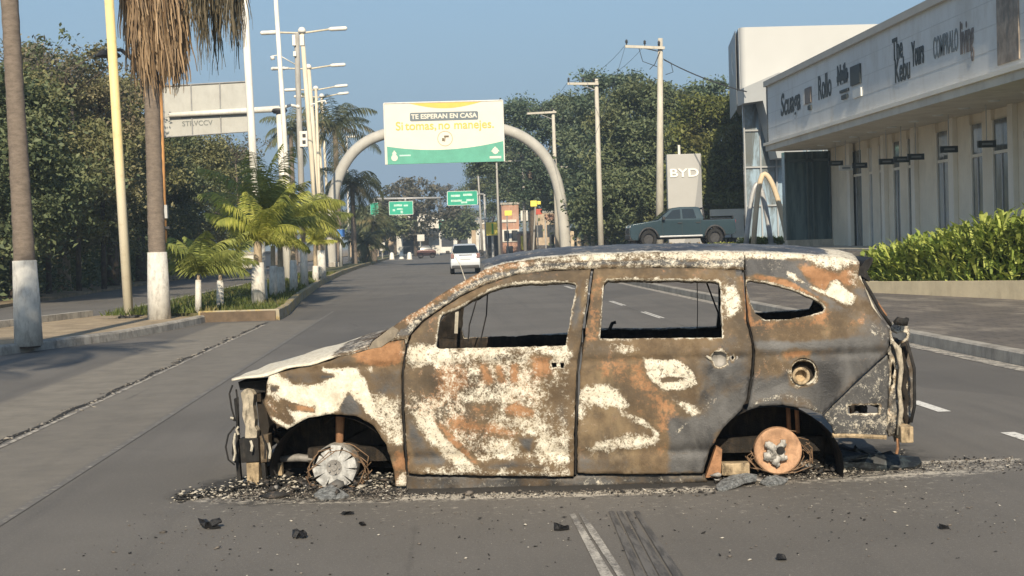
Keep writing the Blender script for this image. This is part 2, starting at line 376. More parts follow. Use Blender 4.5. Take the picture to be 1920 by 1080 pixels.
V_, F_ = chips(n, np.c_[xx,yy,np.full(n,.004)], .014, .4, rng)
tag(np_mesh('joint_rubble', V_, F_, t.m), 'crumbled stones along the open road joint', None, None, 'stuff')
DARKJ = M('joint_dark', (.025,.024,.022), .95, .3, 8)
b = MB(); ypts = np.arange(4,30,.25); vs = []
for y in ypts:
    o = -3.60+.03*math.sin(y*3); w_ = .018+.014*mnoise.noise((y*3,1,0)); vs += [(o-w_*1.5,y,.0045),(o+w_*1.5,y,.0045)]
b.add(vs, [(2*i,2*i+1,2*i+3,2*i+2) for i in range(len(ypts)-1)]); tag(b.build('road_joint', DARKJ), 'dark open joint in the road', None, None, 'structure')
sheet('joint_edge', [(-3.55,3),(-3.50,3),(-3.50,29),(-3.55,29)], PALE, 'pale worn edge beside the open joint')
# ------ median
SAND = M('sandy_earth', (.34,.27,.18), .95, .22, 1.8, .5, dirt=(.16,.12,.08), dirt_amt=.5)
kf = [(-9.5,16),(-7.6,20),(-6.9,22.5),(-5.75,25.5),(-5.35,28),(-5.15,30),(-5.1,31)]      # front kerb of the bare median nose
kb = [(-12.5,16),(-10.6,21),(-8.9,28.2),(-7.9,32.8)]
RK = M('rough_kerb', (.38,.355,.31), .95, .3, 3.0, .6, dirt=(.11,.10,.09), dirt_amt=.7)
strip('median_kerb', kf, [(-.12,-.02),(-.11,.12),(-.08,.15),(.08,.15),(.11,.12),(.12,-.02)], RK, 'rough chipped kerb in front of the bare median')
strip('median_kerb', kb, [(-.09,0),(-.09,.26),(.09,.26),(.09,0)], RK, 'low concrete kerb block behind the bare median')
b = MB(); pl = [(x-.1,y) for x,y in kf] + [(-7.2,34.5)] + [(x,y) for x,y in reversed(kb)]
b.prism(pl, .0, .125, 'xy'); tag(b.build('median', SAND), 'bare sandy median with whitewashed palms', None, None, 'structure')
# grassy raised median
ke = [(-5.15,30.9),(-3.45,30.7),(-3.5,33),(-4.0,41),(-4.8,58),(-5.35,79),(-5.6,100),(-5.7,200),(-5.7,600)]
YK = NT('kerb_yellow'); n1 = YK.noise(2.5,6,.75); cc = YK.mix(YK.sstep(n1,.45,.6), (.33,.29,.21), (.50,.36,.10)); cc = YK.mix(YK.sstep(YK.noise(5,5,.7),.5,.66), cc, (.13,.105,.08)); YK.col(cc); YK.set(.9); YK = YK.m
strip('median_kerb', ke, [(-.14,-.02),(-.14,.22),(.0,.24),(.03,.22),(.04,-.02)], YK, 'worn kerb with yellow paint round the planted median')
BRN = M('brown_render', (.13,.095,.065), .95, .25, 3, .4)
b = MB(); b.prism([(-5.1,30.85),(-3.5,30.66),(-3.5,30.62),(-5.1,30.78)], 0.0, .21, 'xy'); tag(b.build('median_face', BRN), 'brown end face of the planted median', None, None, 'structure')
pl = [(x-.12,y+.05) for x,y in ke] + [(-7.4,600),(-7.4,38),(-7.2,33)]
b = MB(); b.prism(pl, .0, .2, 'xy'); tag(b.build('median_soil', M('grass_soil', (.10,.105,.045), .95, .35, 1.5, .5, dirt=(.2,.155,.09), dirt_amt=.6)), 'earth of the planted median', None, None, 'structure')
strip('median_kerb', [(-7.3,33.5),(-7.45,38),(-7.45,100),(-7.45,600)], [(-.08,0),(-.08,.22),(.08,.22),(.08,0)], CONC, 'kerb of the planted median on the far carriageway')
# grass blades on the median
n = 9000; yy = 31+45*rng.random(n)**1.6; xr = np.interp(yy, [31,33,41,58,79], [-3.6,-3.6,-4.1,-4.9,-5.45]); xx = -7.2 + (xr+7.2)*rng.random(n)
keep = (np.sin(xx*2.1+1)*np.sin(yy*.9) + rng.normal(0,.5,n)) > -.5; xx, yy = xx[keep], yy[keep]; n = len(xx)
hh = rng.uniform(.05,.17,n); a = rng.uniform(0,6.28,n); wd = rng.uniform(.012,.03,n)
V_ = np.zeros((n,3,3)); V_[:,0] = np.c_[xx-np.cos(a)*wd, yy-np.sin(a)*wd, np.full(n,.2)]; V_[:,1] = np.c_[xx+np.cos(a)*wd, yy+np.sin(a)*wd, np.full(n,.2)]
V_[:,2] = np.c_[xx+rng.normal(0,.05,n), yy+rng.normal(0,.05,n), .2+hh]
GR = leafmat('grass_blades', (.055,.085,.02), (.13,.15,.04), (.20,.17,.07), clump=.8)
tag(np_mesh('grass', V_.reshape(-1,3), np.arange(n*3).reshape(-1,3), GR), 'short patchy grass on the planted median', None, None, 'stuff')
# opposite carriageway: part of road sheet reaches X=-16; verge beyond
b = MB(); pv = [(-14.0,-12),(-13.6,25),(-13.1,42),(-13.7,58),(-14.2,80),(-14.5,130),(-14.5,600),(-80,600),(-80,-12)]
b.prism(pv, -.02, .10, 'xy'); tag(b.build('verge', M('verge_earth', (.25,.19,.12), .95, .3, 1.2, .4, dirt=(.08,.08,.035), dirt_amt=.6)), 'sandy verge below the roadside trees', None, None, 'structure')
sheet('opposite_line', [(-9.0,25),(-8.85,25),(-9.35,60),(-9.5,60)], PALE2, 'faded line on the opposite carriageway')
sheet('opposite_line', [(-7.75,36),(-7.65,36),(-7.7,90),(-7.8,90)], PALE2, 'edge line of the opposite carriageway')
# distant hills
b = MB(); vs = []; N = 80
for i in range(N+1):
    x = -1100+2200*i/N; h = 34+22*mnoise.noise((i*.16,0,3))+9*mnoise.noise((i*.5,0,7)); h = max(14,h)
    vs += [(x,1250,-5),(x,1290,h*.8),(x,1400,h)]
b.add(vs, [(3*i+k,3*i+3+k,3*i+4+k,3*i+1+k) for i in range(N) for k in (0,1)]); tag(b.build('hills', M('hill', (.12,.14,.12), .95, .15, .004)), 'low distant hills', None, None, 'structure')
# ================================================================== BURNT CAR
fh = Vector((FWD.x, FWD.y, 0)).normalized()
EXTRA = R(3.2)
ey = Vector((fh.x*math.cos(EXTRA)+fh.y*math.sin(EXTRA), -fh.x*math.sin(EXTRA)+fh.y*math.cos(EXTRA), 0))
ex = Vector((ey.y, -ey.x, 0))
HW = .92; DN = 8.72
g0 = EYE + ray(1070, 500)*0
dd = ray(1070, 700); tt = DN/dd.dot(fh); C0 = EYE + dd*tt; C0.z = 0; C0 = C0 + ey*HW
RZ = math.atan2(ex.y, ex.x)
def loc(p): q = p - C0; return Vector((q.dot(ex), q.dot(ey), q.z))
E_L = loc(EYE)
def inset(x, z):
    x = np.asarray(x, float); z = np.asarray(z, float)
    t = np.maximum(0, z-.80)
    o = .16*t + .42*t*t
    f = np.maximum(0, -1.35-x); o = o + .32*f*f
    r = np.maximum(0, x-1.35); o = o + .30*r*r
    o = o + .05*np.maximum(0, .42-z)**1.3
    o = o + .014*np.exp(-((z-.762)/.022)**2) + .016*np.exp(-((z-.20)/.03)**2)
    o = o + .0065*(np.sin(x*5.1+z*7.3)*np.sin(z*11+x*3.7) + .6*np.sin(x*13+2)*np.sin(z*17+x*5)+.5*np.sin(x*29+z*23))
    return o
def rl(px, py): 
    d = ray(px, py); return Vector((d.dot(ex), d.dot(ey), d.z))
def onside(px, py, extra=0.0):
    d = rl(px, py); y = -HW
    for _ in range(7):
        t = (y-E_L.y)/d.y; p = E_L + d*t; y = -HW + float(inset(p.x, p.z)) + extra
    return p
def onplane(px, py, y):
    d = rl(px, py); return E_L + d*((y-E_L.y)/d.y)
def xz(pxs, extra=0.0): return [(p.x, p.z) for p in (onside(x, y, extra) for x, y in pxs)]
CR = {1:(400,620,3.176), 2:(680,440,4.1545), 3:(1080,440,4.153), 4:(1380,440,4.153), 5:(740,620,3.375), 6:(1060,620,3.374), 7:(1300,640,3.6)}
def cr(k, pts): ox, oy, s = CR[k]; return [(ox+x/s, oy+y/s) for x, y in pts]
# ---- burnt metal material
def burnt(name, obj_scale=1.0):
    t = NT(name)
    at = t.n('ShaderNodeAttribute', attribute_name='burn'); s = t.n('ShaderNodeSeparateColor'); t.L(at.outputs['Color'], s.inputs[0])
    n1 = t.noise(5, 8, .72); n2 = t.noise(26, 7, .78); n3 = t.noise(75, 4, .8); n4 = t.noise(2.2, 5, .6, dist=.8)
    base = t.mix(t.sstep(n1, .35, .68), (.098,.068,.040), (.205,.145,.082))
    base = t.mix(t.math('MULTIPLY', t.sstep(t.noise(1.6,5,.65), .45, .68), .75), base, (.060,.050,.038))
    base = t.mix(t.math('MULTIPLY', t.sstep(t.noise(3.1,6,.7,stretch=(1,1,.5)), .54, .70), .55), base, (.27,.20,.115))
    base = t.mix(t.math('MULTIPLY', t.sstep(n2, .52, .75), .6), base, (.21,.17,.12))
    soot = t.mix(t.sstep(n4, .35, .65), (.030,.030,.031), (.105,.103,.10))
    soot = t.mix(t.math('MULTIPLY', t.sstep(n2, .6, .8), .5), soot, (.17,.155,.13))
    rust = t.mix(t.sstep(n1, .35, .65), (.20,.10,.045), (.37,.20,.10))
    rust = t.mix(t.math('MULTIPLY', t.sstep(n2, .5, .72), .6), rust, (.16,.075,.035))
    ash = t.mix(t.sstep(n2, .35, .7), (.56,.51,.40), (.80,.76,.65))
    ash = t.mix(t.math('MULTIPLY', t.sstep(n1, .52,.72), .55), ash, (.42,.34,.23))
    def thr(ch, nz, amp, lo, hi): return t.sstep(t.math('ADD', ch, t.math('MULTIPLY', t.math('SUBTRACT', nz, .5), amp)), lo, hi)
    kb = thr(s.outputs[2], n1, 1.5, .28, .72); kr = thr(s.outputs[1], t.math('ADD', t.math('MULTIPLY', n1, .45), t.math('MULTIPLY', n2, .55)), 3.0, .42, .78)
    nz = t.math('ADD', t.math('MULTIPLY', n1, .30), t.math('ADD', t.math('MULTIPLY', n2, .40), t.math('MULTIPLY', n3, .30)))
    kw = thr(s.outputs[0], nz, 3.6, .42, .68)
    pw = t.math('MULTIPLY', t.sstep(t.noise(52, 4, .8), .535, .60), t.math('SUBTRACT', 1, t.sstep(s.outputs[0], .88, .96)))
    kw = t.math('MULTIPLY', kw, t.math('SUBTRACT', 1, t.math('MULTIPLY', pw, .85)))
    c = t.mix(kb, base, soot); c = t.mix(kr, c, rust); c = t.mix(kw, c, ash)
    pit = t.sstep(t.noise(42, 5, .8), .61, .68); c = t.mix(t.math('MULTIPLY', pit, .7), c, (.06,.048,.036))
    t.col(c); t.set(.72, 0, .4)
    ro = t.math('SUBTRACT', .84, t.math('MULTIPLY', kb, .42)); t.L(ro, t.b.inputs['Roughness'])
    t.bump(t.math('ADD', t.math('MULTIPLY', kw, .5), t.math('ADD', n2, n3)), .55, .006)
    return t.m
BURN = burnt('burnt_steel')
CHAR = M('charred_inside', (.022,.019,.016), .9, .45, 9, .6, dirt=(.10,.07,.045), dirt_amt=.45)
CHARB = M('charred_black', (.012,.012,.012), .6, .4, 14, .5, dirt=(.07,.06,.05), dirt_amt=.5)
ASHM = M('ash_white', (.60,.56,.46), .9, .2, 14, .7, dirt=(.20,.16,.11), dirt_amt=.6)
CREAM = M('baked_cream', (.52,.40,.25), .9, .35, 14, .8, dirt=(.06,.045,.03), dirt_amt=.95)
RUSTM = M('rusty_steel', (.36,.19,.10), .85, .3, 10, .5, dirt=(.13,.08,.05), dirt_amt=.5)
ALU = M('melted_alloy', (.50,.48,.44), .5, .25, 14, .4, metal=.25, dirt=(.12,.11,.10), dirt_amt=.7)
GREYM = M('grey_bare_metal', (.25,.24,.225), .55, .25, 9, .3, metal=.2, dirt=(.09,.08,.07), dirt_amt=.5)
# ---- paint patches: (crop, polygon, (ash, rust, soot), softness)
PT = [
 # front door
 (5,[(40,90),(1150,90),(1150,930),(60,930)],(.50,.42,.05),.02),
 (5,[(60,105),(1180,90),(1160,185),(860,175),(600,205),(400,190),(240,225),(70,235)],(.80,.2,0),.015),
 (5,[(430,175),(880,125),(900,150),(620,200)],(.35,.1,.7),.02),
 (5,[(220,220),(560,215),(600,330),(420,440),(240,400)],(.33,.9,0),.03),
 (5,[(70,240),(215,250),(240,400),(150,390),(60,330)],(.05,.25,.1),.02),
 (5,[(540,215),(572,215),(622,325),(585,335)],(.1,.95,0),.008),(5,[(640,215),(672,220),(708,335),(660,325)],(.1,.8,.1),.008),
 (5,[(735,210),(780,210),(775,325),(740,325)],(.1,.95,0),.008),(5,[(870,160),(985,165),(985,275),(890,295)],(.05,.95,0),.012),
 (5,[(580,360),(860,340),(930,400),(700,400),(560,400)],(.45,.7,0),.02),
 (5,[(440,400),(700,390),(660,470),(470,470)],(.75,.1,0),.02),
 (5,[(470,475),(650,460),(630,530),(490,522)],(.1,.55,.4),.012),(5,[(690,490),(760,465),(890,505),(880,560),(710,545)],(.02,.95,.1),.008),
 (5,[(640,540),(930,560),(1120,640),(900,700),(700,600)],(.62,.2,.1),.03),
 (5,[(960,400),(1130,390),(1130,660),(980,590)],(.40,.1,.5),.03),
 (5,[(340,560),(420,545),(620,600),(775,645),(760,670),(560,652),(350,632)],(.12,.85,.1),.012),
 (5,[(380,660),(560,650),(640,800),(560,820)],(.45,.75,0),.02),
 (5,[(250,560),(310,600),(560,860),(500,850),(330,690)],(.05,.85,.2),.008),
 (5,[(130,540),(240,560),(330,650),(540,855),(330,860),(180,690)],(.80,.05,0),.012),
 (5,[(250,570),(300,600),(545,850),(505,852),(330,690)],(.0,.8,.3),.008),
 (5,[(65,540),(110,560),(190,690),(330,810),(370,860),(150,875),(75,875)],(.0,.05,.55),.012),
 (5,[(640,720),(800,750),(760,830),(600,830)],(.72,.2,0),.02),(5,[(880,690),(1130,690),(1130,850),(920,840)],(.72,.15,0),.02),
 (5,[(780,680),(880,680),(860,765),(820,750)],(0,0,.9),.01),
 (5,[(560,850),(760,815),(930,850),(1000,880),(560,890)],(.2,0,.8),.015),
 (5,[(150,865),(500,880),(1130,885),(1130,925),(160,915)],(.58,.1,.3),.015),
 (5,[(480,250),(520,240),(520,320),(480,320)],(.7,.2,0),.01),
 # grey frame behind the front window
 (3,[(-30,380),(60,330),(-10,900),(-60,900)],(.10,.0,.55),.01),
 # rear door
 (6,[(60,40),(1200,40),(1200,910),(60,910)],(.02,.28,.26),.02),(6,[(60,785),(700,790),(700,905),(60,905)],(.05,.25,.45),.015),
 (6,[(80,60),(1000,60),(1180,100),(1000,150),(480,160),(90,165)],(.22,.25,.3),.03),
 (6,[(300,80),(470,110),(470,140),(340,155)],(.7,.1,0),.015),
 (6,[(240,240),(480,220),(660,420),(690,780),(500,790),(620,660),(430,440)],(.05,.62,.0),.05),
 (6,[(65,420),(120,350),(280,330),(340,370),(430,480),(360,500),(200,500),(100,570),(60,560)],(.84,.05,0),.012),
 (6,[(350,500),(430,525),(500,555),(598,650),(585,665),(560,640),(440,590),(350,550)],(.78,.1,0),.01),
 (6,[(200,670),(420,643),(560,650),(615,690),(560,735),(380,762),(170,790),(140,745)],(.78,.1,0),.015),
 (6,[(90,570),(240,540),(260,570),(200,660),(100,680)],(.38,.2,.2),.03),
 (6,[(490,165),(560,180),(700,180),(800,240),(850,345),(780,375),(620,382),(560,330),(520,290)],(.88,.05,0),.010),
 (6,[(600,300),(650,292),(750,300),(700,322),(610,330)],(.15,.2,.5),.008),
 (6,[(680,430),(760,440),(870,500),(850,550),(780,552)],(.72,.1,.1),.012),
 (6,[(760,410),(990,400),(960,500),(870,540)],(.40,.05,.6),.03),
 (6,[(665,560),(900,560),(1000,430),(1160,370),(1160,490),(930,640),(870,900),(665,900)],(.02,.0,.95),.015),
 (6,[(700,640),(760,570),(780,580),(700,670)],(.55,0,.6),.008),(6,[(650,755),(860,765),(860,785),(650,785)],(.4,0,.6),.01),
 (6,[(870,160),(1190,150),(1170,370),(860,400)],(.10,.1,.75),.03),
 (6,[(120,480),(260,500),(420,560),(420,640),(180,660)],(.16,.25,.2),.02),
 # rear door frame
 (3,[(60,330),(220,330),(190,830),(50,830)],(.12,.5,.0),.01),(3,[(60,330),(115,330),(80,720),(55,720)],(.55,.1,.3),.008),
 (3,[(1130,280),(1330,330),(1330,850),(1150,850)],(.42,.15,.5),.02),(3,[(1160,400),(1260,450),(1300,600),(1180,700)],(.8,.05,.2),.015),(3,[(1150,690),(1330,600),(1340,830),(1160,800)],(.02,.3,.3),.015),
 # quarter
 (7,[(395,-600),(1350,-600),(1350,560),(395,560)],(.08,.22,.62),.03),
 (4,[(0,60),(980,60),(980,200),(820,290),(700,230),(520,190),(0,190)],(.74,.15,.1),.01),
 (4,[(0,195),(350,190),(480,270),(600,390),(540,410),(380,340),(100,320),(0,320)],(.30,.0,.95),.01),
 (4,[(400,290),(450,300),(540,380),(480,370),(410,330)],(.8,0,.2),.006),
 (4,[(500,250),(740,235),(920,255),(900,400),(740,445),(640,430),(560,350)],(.22,.95,0),.015),
 (4,[(580,190),(760,170),(860,210),(800,290),(640,240)],(.85,.1,0),.015),
 (4,[(860,270),(960,240),(1000,400),(900,400)],(.55,.5,.1),.02),
 (4,[(735,365),(800,355),(860,430),(950,480),(935,545),(860,565),(760,500),(650,450),(570,410),(600,400),(700,445)],(.92,0,0),.008),
 (4,[(940,480),(1060,570),(900,580)],(.05,.4,.3),.02),
 (4,[(40,330),(110,350),(120,600),(230,670),(560,655),(700,590),(780,640),(600,740),(100,740)],(.18,.80,.0),.02),
 (4,[(150,300),(400,350),(720,540),(700,560),(600,500),(420,430),(120,340)],(.12,.9,.1),.01),
 (4,[(60,380),(100,360),(130,700),(70,700)],(.25,.9,0),.01),
 (4,[(110,730),(560,740),(980,600),(1080,660),(880,780),(520,830),(130,830)],(.18,.42,.18),.03),
 (4,[(140,835),(500,840),(1000,800),(1140,760),(1120,860),(560,880),(150,890)],(.02,.0,.9),.012),
 (4,[(1050,640),(1200,740),(1190,900),(1120,830),(1000,800)],(.45,.05,.6),.02),
 (7,[(420,330),(600,180),(900,130),(1250,60),(1100,260),(870,490),(740,370),(600,350),(400,430)],(.06,.02,.80),.04),
 (7,[(600,75),(690,60),(790,70),(780,100),(690,105),(620,125)],(.25,.95,.1),.012),
 (7,[(425,90),(600,130),(640,170),(560,225),(430,210)],(.33,.42,.0),.03),
 (7,[(375,455),(430,385),(600,345),(750,365),(900,510),(870,545),(760,440),(600,400),(450,415),(385,470)],(.45,0,.6),.008),
 (7,[(640,200),(720,190),(760,300),(700,320),(650,290)],(.6,.2,.2),.012),
 (7,[(800,140),(845,180),(840,280),(760,310),(760,290),(815,240)],(.6,.15,.2),.008),
 # fender
 (1,[(280,20),(1150,20),(1150,960),(280,960)],(.25,.25,.35),.03),
 (1,[(330,262),(640,330),(900,260),(940,420),(720,470),(560,520),(420,450)],(.80,.05,.1),.012),(1,[(320,255),(390,258),(440,310),(560,332),(650,305),(645,215),(850,212),(915,330),(1000,560),(905,485),(860,370),(800,362),(745,430),(720,490),(560,525),(490,560),(400,440),(320,380)],(.97,0,0),.008),
 (1,[(430,255),(640,245),(720,268),(645,308),(560,325),(460,315)],(.15,.1,.5),.012),
 (1,[(640,265),(740,262),(700,280),(640,285)],(0,.1,.8),.006),
 (1,[(805,365),(860,430),(900,500),(760,500),(760,440)],(.05,.15,.6),.012),
 (1,[(640,200),(700,160),(850,110),(880,200),(780,215)],(.1,.2,.5),.015),
 (1,[(840,110),(940,60),(1120,50),(1110,205),(980,225),(850,180)],(.16,.95,0),.02),
 (1,[(900,215),(960,215),(960,250),(900,250)],(.75,.2,0),.01),
 (1,[(905,245),(1120,225),(1120,420),(990,390)],(.10,.15,.5),.02),
 (1,[(950,380),(1110,400),(1150,700),(1070,700),(980,540)],(.62,.1,.1),.015),
 (1,[(1070,700),(1170,720),(1160,880),(1080,870)],(.12,.9,0),.015),(1,[(1100,830),(1150,830),(1180,930),(1090,940)],(.6,.6,0),.01),
 (1,[(380,395),(470,430),(610,455),(605,490),(480,480),(400,430)],(.15,.62,.2),.008),
 (1,[(290,395),(350,380),(430,450),(500,550),(440,590),(350,520)],(.42,.5,.2),.01),
 (1,[(440,590),(350,525),(360,515),(440,568),(500,540),(500,565)],(.95,0,0),.004),
 (1,[(330,320),(390,330),(390,370),(340,370)],(.2,.1,.6),.012),
]
PT = [(k, p, ((min(1, v[0]+.17), v[1]*.86, v[2]) if (k == 5 and v[1] > .6) else (v[0]*.97, v[1], v[2]) if (k == 6 and v[0] > .7) else v), s*(1.3 if k == 5 else 1.1 if k == 6 else 1)) for k, p, v, s in PT]
_PTc = None
def burn_attr(XZ, rail=None, edge=None, dflt=(.1,.3,.3)):
    global _PTc
    if _PTc is None: _PTc = [(np.array(xz(cr(k, p))), v, s) for k, p, v, s in PT]
    A = np.tile(np.array(dflt, float), (len(XZ),1))
    if rail is not None: A[:] = rail
    else:
        for poly, v, s in _PTc:
            mn, mx = poly.min(0)-.1, poly.max(0)+.1
            sel = np.where((XZ[:,0]>mn[0])&(XZ[:,0]<mx[0])&(XZ[:,1]>mn[1])&(XZ[:,1]<mx[1]))[0]
            if not len(sel): continue
            d = sdist(XZ[sel], poly); k = np.clip(.5+d/((4.2 if s > .0125 else 2.4)*s), 0, 1)[:,None]; A[sel] = A[sel]*(1-k)+np.array(v)*k
    if edge is not None:
        for e in edge:
            d = np.abs(sdist(XZ, e)); k = np.clip(1.5-d/.009, 0, 1)[:,None]; A = A*(1-k)+np.array((.62,.2,.15))*k
    return A
rngc = np.random.default_rng(11)
def resample(poly, step):
    out = []
    n = len(poly)
    for i in range(n):
        a = np.array(poly[i]); b2 = np.array(poly[(i+1)%n]); L = np.linalg.norm(b2-a); k = max(1, int(L/step))
        for j in range(k): out.append(a+(b2-a)*j/k)
    return np.array(out)
def panel_mesh(poly, holes, res=.017, jit=.0012):
    P0 = resample(poly, res); P0 = P0 + rngc.normal(0, jit, P0.shape)
    Hs = [resample(h, res) for h in holes]; Hs = [h + rngc.normal(0, jit, h.shape) for h in Hs]
    mn, mx = P0.min(0), P0.max(0); h = res*.9
    gx_ = np.arange(mn[0], mx[0], res); gy_ = np.arange(mn[1], mx[1], h)
    A_, B_ = np.meshgrid(gx_, gy_); A_ = A_ + (np.arange(len(gy_))%2)[:,None]*res/2
    Gp = np.c_[A_.ravel(), B_.ravel()]; Gp += rngc.normal(0, res*.06, Gp.shape)
    k = sdist(Gp, P0) > res*.55
    for hh in Hs: k &= sdist(Gp, hh) < -res*.55
    Gp = Gp[k]; verts = list(P0); edges = [(i,(i+1)%len(P0)) for i in range(len(P0))]
    for hh in Hs:
        o = len(verts); verts += list(hh); edges += [(o+i, o+(i+1)%len(hh)) for i in range(len(hh))]
    verts += list(Gp)
    r = delaunay_2d_cdt([Vector((float(v[0]), float(v[1]))) for v in verts], edges, [], 0, 1e-6)
    Vv = np.array([(v.x, v.y) for v in r[0]]); T = np.array([f for f in r[2] if len(f)==3])
    cen = Vv[T].mean(1); k = sdist(cen, P0) > 0
    for hh in Hs: k &= sdist(cen, hh) < 0
    return Vv, T[k], P0, Hs
car = empty('burnt_car', C0, 'burnt out rusty and ash white car shell standing sideways across the avenue on bare rims', 'car', rz=RZ)
def panel(name, px, holes=(), far_holes=None, extra=0.0, th=.022, rail=None, both=True, parent=None, rim=True, res=.017, mat=None, dflt=(.1,.3,.3), cut=None, labels=(None,None)):
    poly = xz(px, extra); hs = [xz(h, extra) for h in holes]
    Vv, T, P0, Hs = panel_mesh(poly, hs, res)
    y = -HW + inset(Vv[:,0], Vv[:,1]) + extra
    if cut is not None: y = cut(Vv, y)
    att = burn_attr(Vv, rail, Hs if rim else None, dflt)
    out = []
    for s in ((1,-1) if both else (1,)):
        if s == -1 and far_holes is not None:
            Vv, T, P0, Hs = panel_mesh(poly, [xz(h, extra) for h in far_holes], res); y = -HW + inset(Vv[:,0], Vv[:,1]) + extra; att = burn_attr(Vv, rail, Hs if rim else None, dflt)
        V3 = np.c_[Vv[:,0], y*s, Vv[:,1]]
        tri = T.copy()
        # face the normals outwards
        a, b_, c_ = Vv[tri[:,0]], Vv[tri[:,1]], Vv[tri[:,2]]
        ccw = ((b_[:,0]-a[:,0])*(c_[:,1]-a[:,1])-(b_[:,1]-a[:,1])*(c_[:,0]-a[:,0])).sum() > 0
        if (s == 1) != ccw: tri = tri[:, ::-1]
        at = att if s == 1 else np.c_[att[:,0]*.75, att[:,1], np.clip(att[:,2]+.2,0,1)]
        o = np_mesh(name, V3, tri, [mat or BURN, CHAR], parent or car, True, {'burn': at})
        md = o.modifiers.new('thickness', 'SOLIDIFY'); md.thickness = th; md.offset = -1; md.material_offset = 1; md.material_offset_rim = 0; md.use_even_offset = False
        if labels[0 if s==1 else 1]: o['label'] = labels[0 if s==1 else 1]
        out.append(o)
    return out
# polygons in photograph pixels of the side that faces the camera
front_door = panel('door', [(765,887),(759,777),(757,700),(764,652),(772,628),(794,604),(819,586),(863,557),(908,535),(963,516.5),(1002,510.5),(1107,504.5),(1097,580),(1086.5,650),(1080.5,700),(1076.5,800),(1075.5,893),(900,892),(784,889)],
   [[(829,588),(860,576),(897,554),(921,542),(952,532.5),(993,529),(1041,527.5),(1076,529),(1081,534),(1072,580),(1061,648),(940,651),(822,654),(817,648),(824,600)],
    [(1034,680),(1043,680),(1044,688),(1036,689)],[(1050,680),(1058,681),(1057,690),(1051,689)]], far_holes=[[(829,588),(860,576),(897,554),(921,542),(952,532.5),(993,529),(1041,527.5),(1076,529),(1081,534),(1074,590),(1066,659),(940,668),(822,670),(817,650),(824,600)]], th=.05, labels=('front door in rust orange and speckled ash white', None))
rear_door = panel('door', [(1083,887),(1083.5,800),(1088,700),(1094,650),(1104,580),(1114,504),(1200,502),(1300,502.5),(1391,506.5),(1395,540),(1399,600),(1408,640),(1410,662),(1408,695),(1399,750),(1388,771),(1356,801),(1331,842),(1318,887),(1200,889)],
   [[(1140,522),(1240,523),(1340,526),(1348,528),(1351,540),(1352,580),(1354.5,633),(1240,634),(1125,635),(1128,600),(1132,530)],
    [(1334,668),(1340,659),(1352,658),(1362,664),(1363,682),(1352,690),(1341,687)],[(1369,669),(1374,666),(1377,671),(1373,676)]], far_holes=[[(1118,520),(1240,515),(1340,514),(1388,516),(1391,540),(1394,600),(1392,646),(1240,650),(1112,650),(1114,600),(1116,530)]], th=.05, labels=('rear door of brown scorched steel with white patches', None))
circ = lambda cx, cy, r, n=18, ry=None: [(cx+r*math.cos(2*math.pi*i/n), cy+(ry or r)*math.sin(2*math.pi*i/n)) for i in range(n)]
quarter = panel('quarter_panel', [(1397.5,474),(1441,474),(1500,476),(1548,480),(1592,485),(1612,491),(1609,517),(1621,536),(1635,575),(1650,594),(1669,618),(1667,640),(1664,661),(1600,720),(1543,777),(1508,765),(1467,759),(1425,761),(1400,771),(1406,751),(1414,700),(1417,662),(1413,640),(1404,600),(1400,560),(1398,520)],
   [[(1406,524),(1440,529),(1488,543.5),(1524,558),(1543,570),(1547,577),(1543,584),(1515,592),(1476,599),(1435,600),(1416,588),(1406,565),(1399,536),(1400,527)], circ(1507,697,23)], far_holes=[[(1406,512),(1440,512),(1488,512),(1550,524),(1590,548),(1606,575),(1596,604),(1515,612),(1476,614),(1440,614),(1418,604),(1408,580),(1402,540)]], th=.03)
fender = panel('fender', [(504,704),(551,692),(595,684),(620,676),(649,663),(690,652),(730,641),(757,637),(760,650),(752,700),(753,777),(757,850),(761,886),(762,912),(742,912),(738,880),(724,834),(699,796),(668,780),(620,776),(576,784),(554,795),(538,805),(522,798),(508,787),(500,770),(494,755),(498,742),(500,722)], [], th=.02)
rail = panel('roof_rail', [(757,635),(730,639),(700,648),(738,612),(762,594),(795,575),(824,553),(872,525.5),(909,505),(945,494),(1017,483),(1080,478),(1200,473),(1300,472),(1395.5,472),(1395.5,503),(1300,499),(1200,498.5),(1115,500),(1002,506.5),(960,512.5),(906,531),(860,553),(816,582),(790,600),(768,625),(761,645)], [], th=.05, rail=(.46,.30,.45), rim=False)
for o in rail:      # ash line along the edge, dark gutter
    me = o.data; n_ = len(me.vertices); co = np.zeros(n_*3, np.float32); me.vertices.foreach_get('co', co); co = co.reshape(-1,3)
    top = np.array(xz([(700,650),(762,598),(824,558),(909,512),(1017,490),(1080,485),(1200,481),(1395,480)])); low = np.array(xz([(765,625),(816,578),(906,525),(1002,500),(1115,494),(1395,497)]))
    zt = np.interp(co[:,0], top[:,0], top[:,1]); zl = np.interp(co[:,0], low[:,0], low[:,1])
    A = np.ones((n_,4), np.float32); f = np.clip((co[:,2]-zl)/np.maximum(zt-zl,.01), -1, 2)
    sx_ = co[:,0]
    A[:,0] = np.where(f > .75, np.where(sx_ > -.3, .62+.12*np.sin(sx_*9), .42), np.where(f > .1, .42, .52)); A[:,1] = np.where((f>.6)&(sx_<-.2), .62, .25); A[:,2] = np.where((f<.45)&(f>-.2), .75, .3)
    me.color_attributes['burn'].data.foreach_set('color', A.ravel())
sill = panel('sill', [(744,885),(765,890),(784,892),(1076,896),(1083,890),(1320,890),(1326,903),(1200,909),(1080,914),(744,922)], [], extra=.035, th=.12, rail=(.33,.12,.62), rim=False)
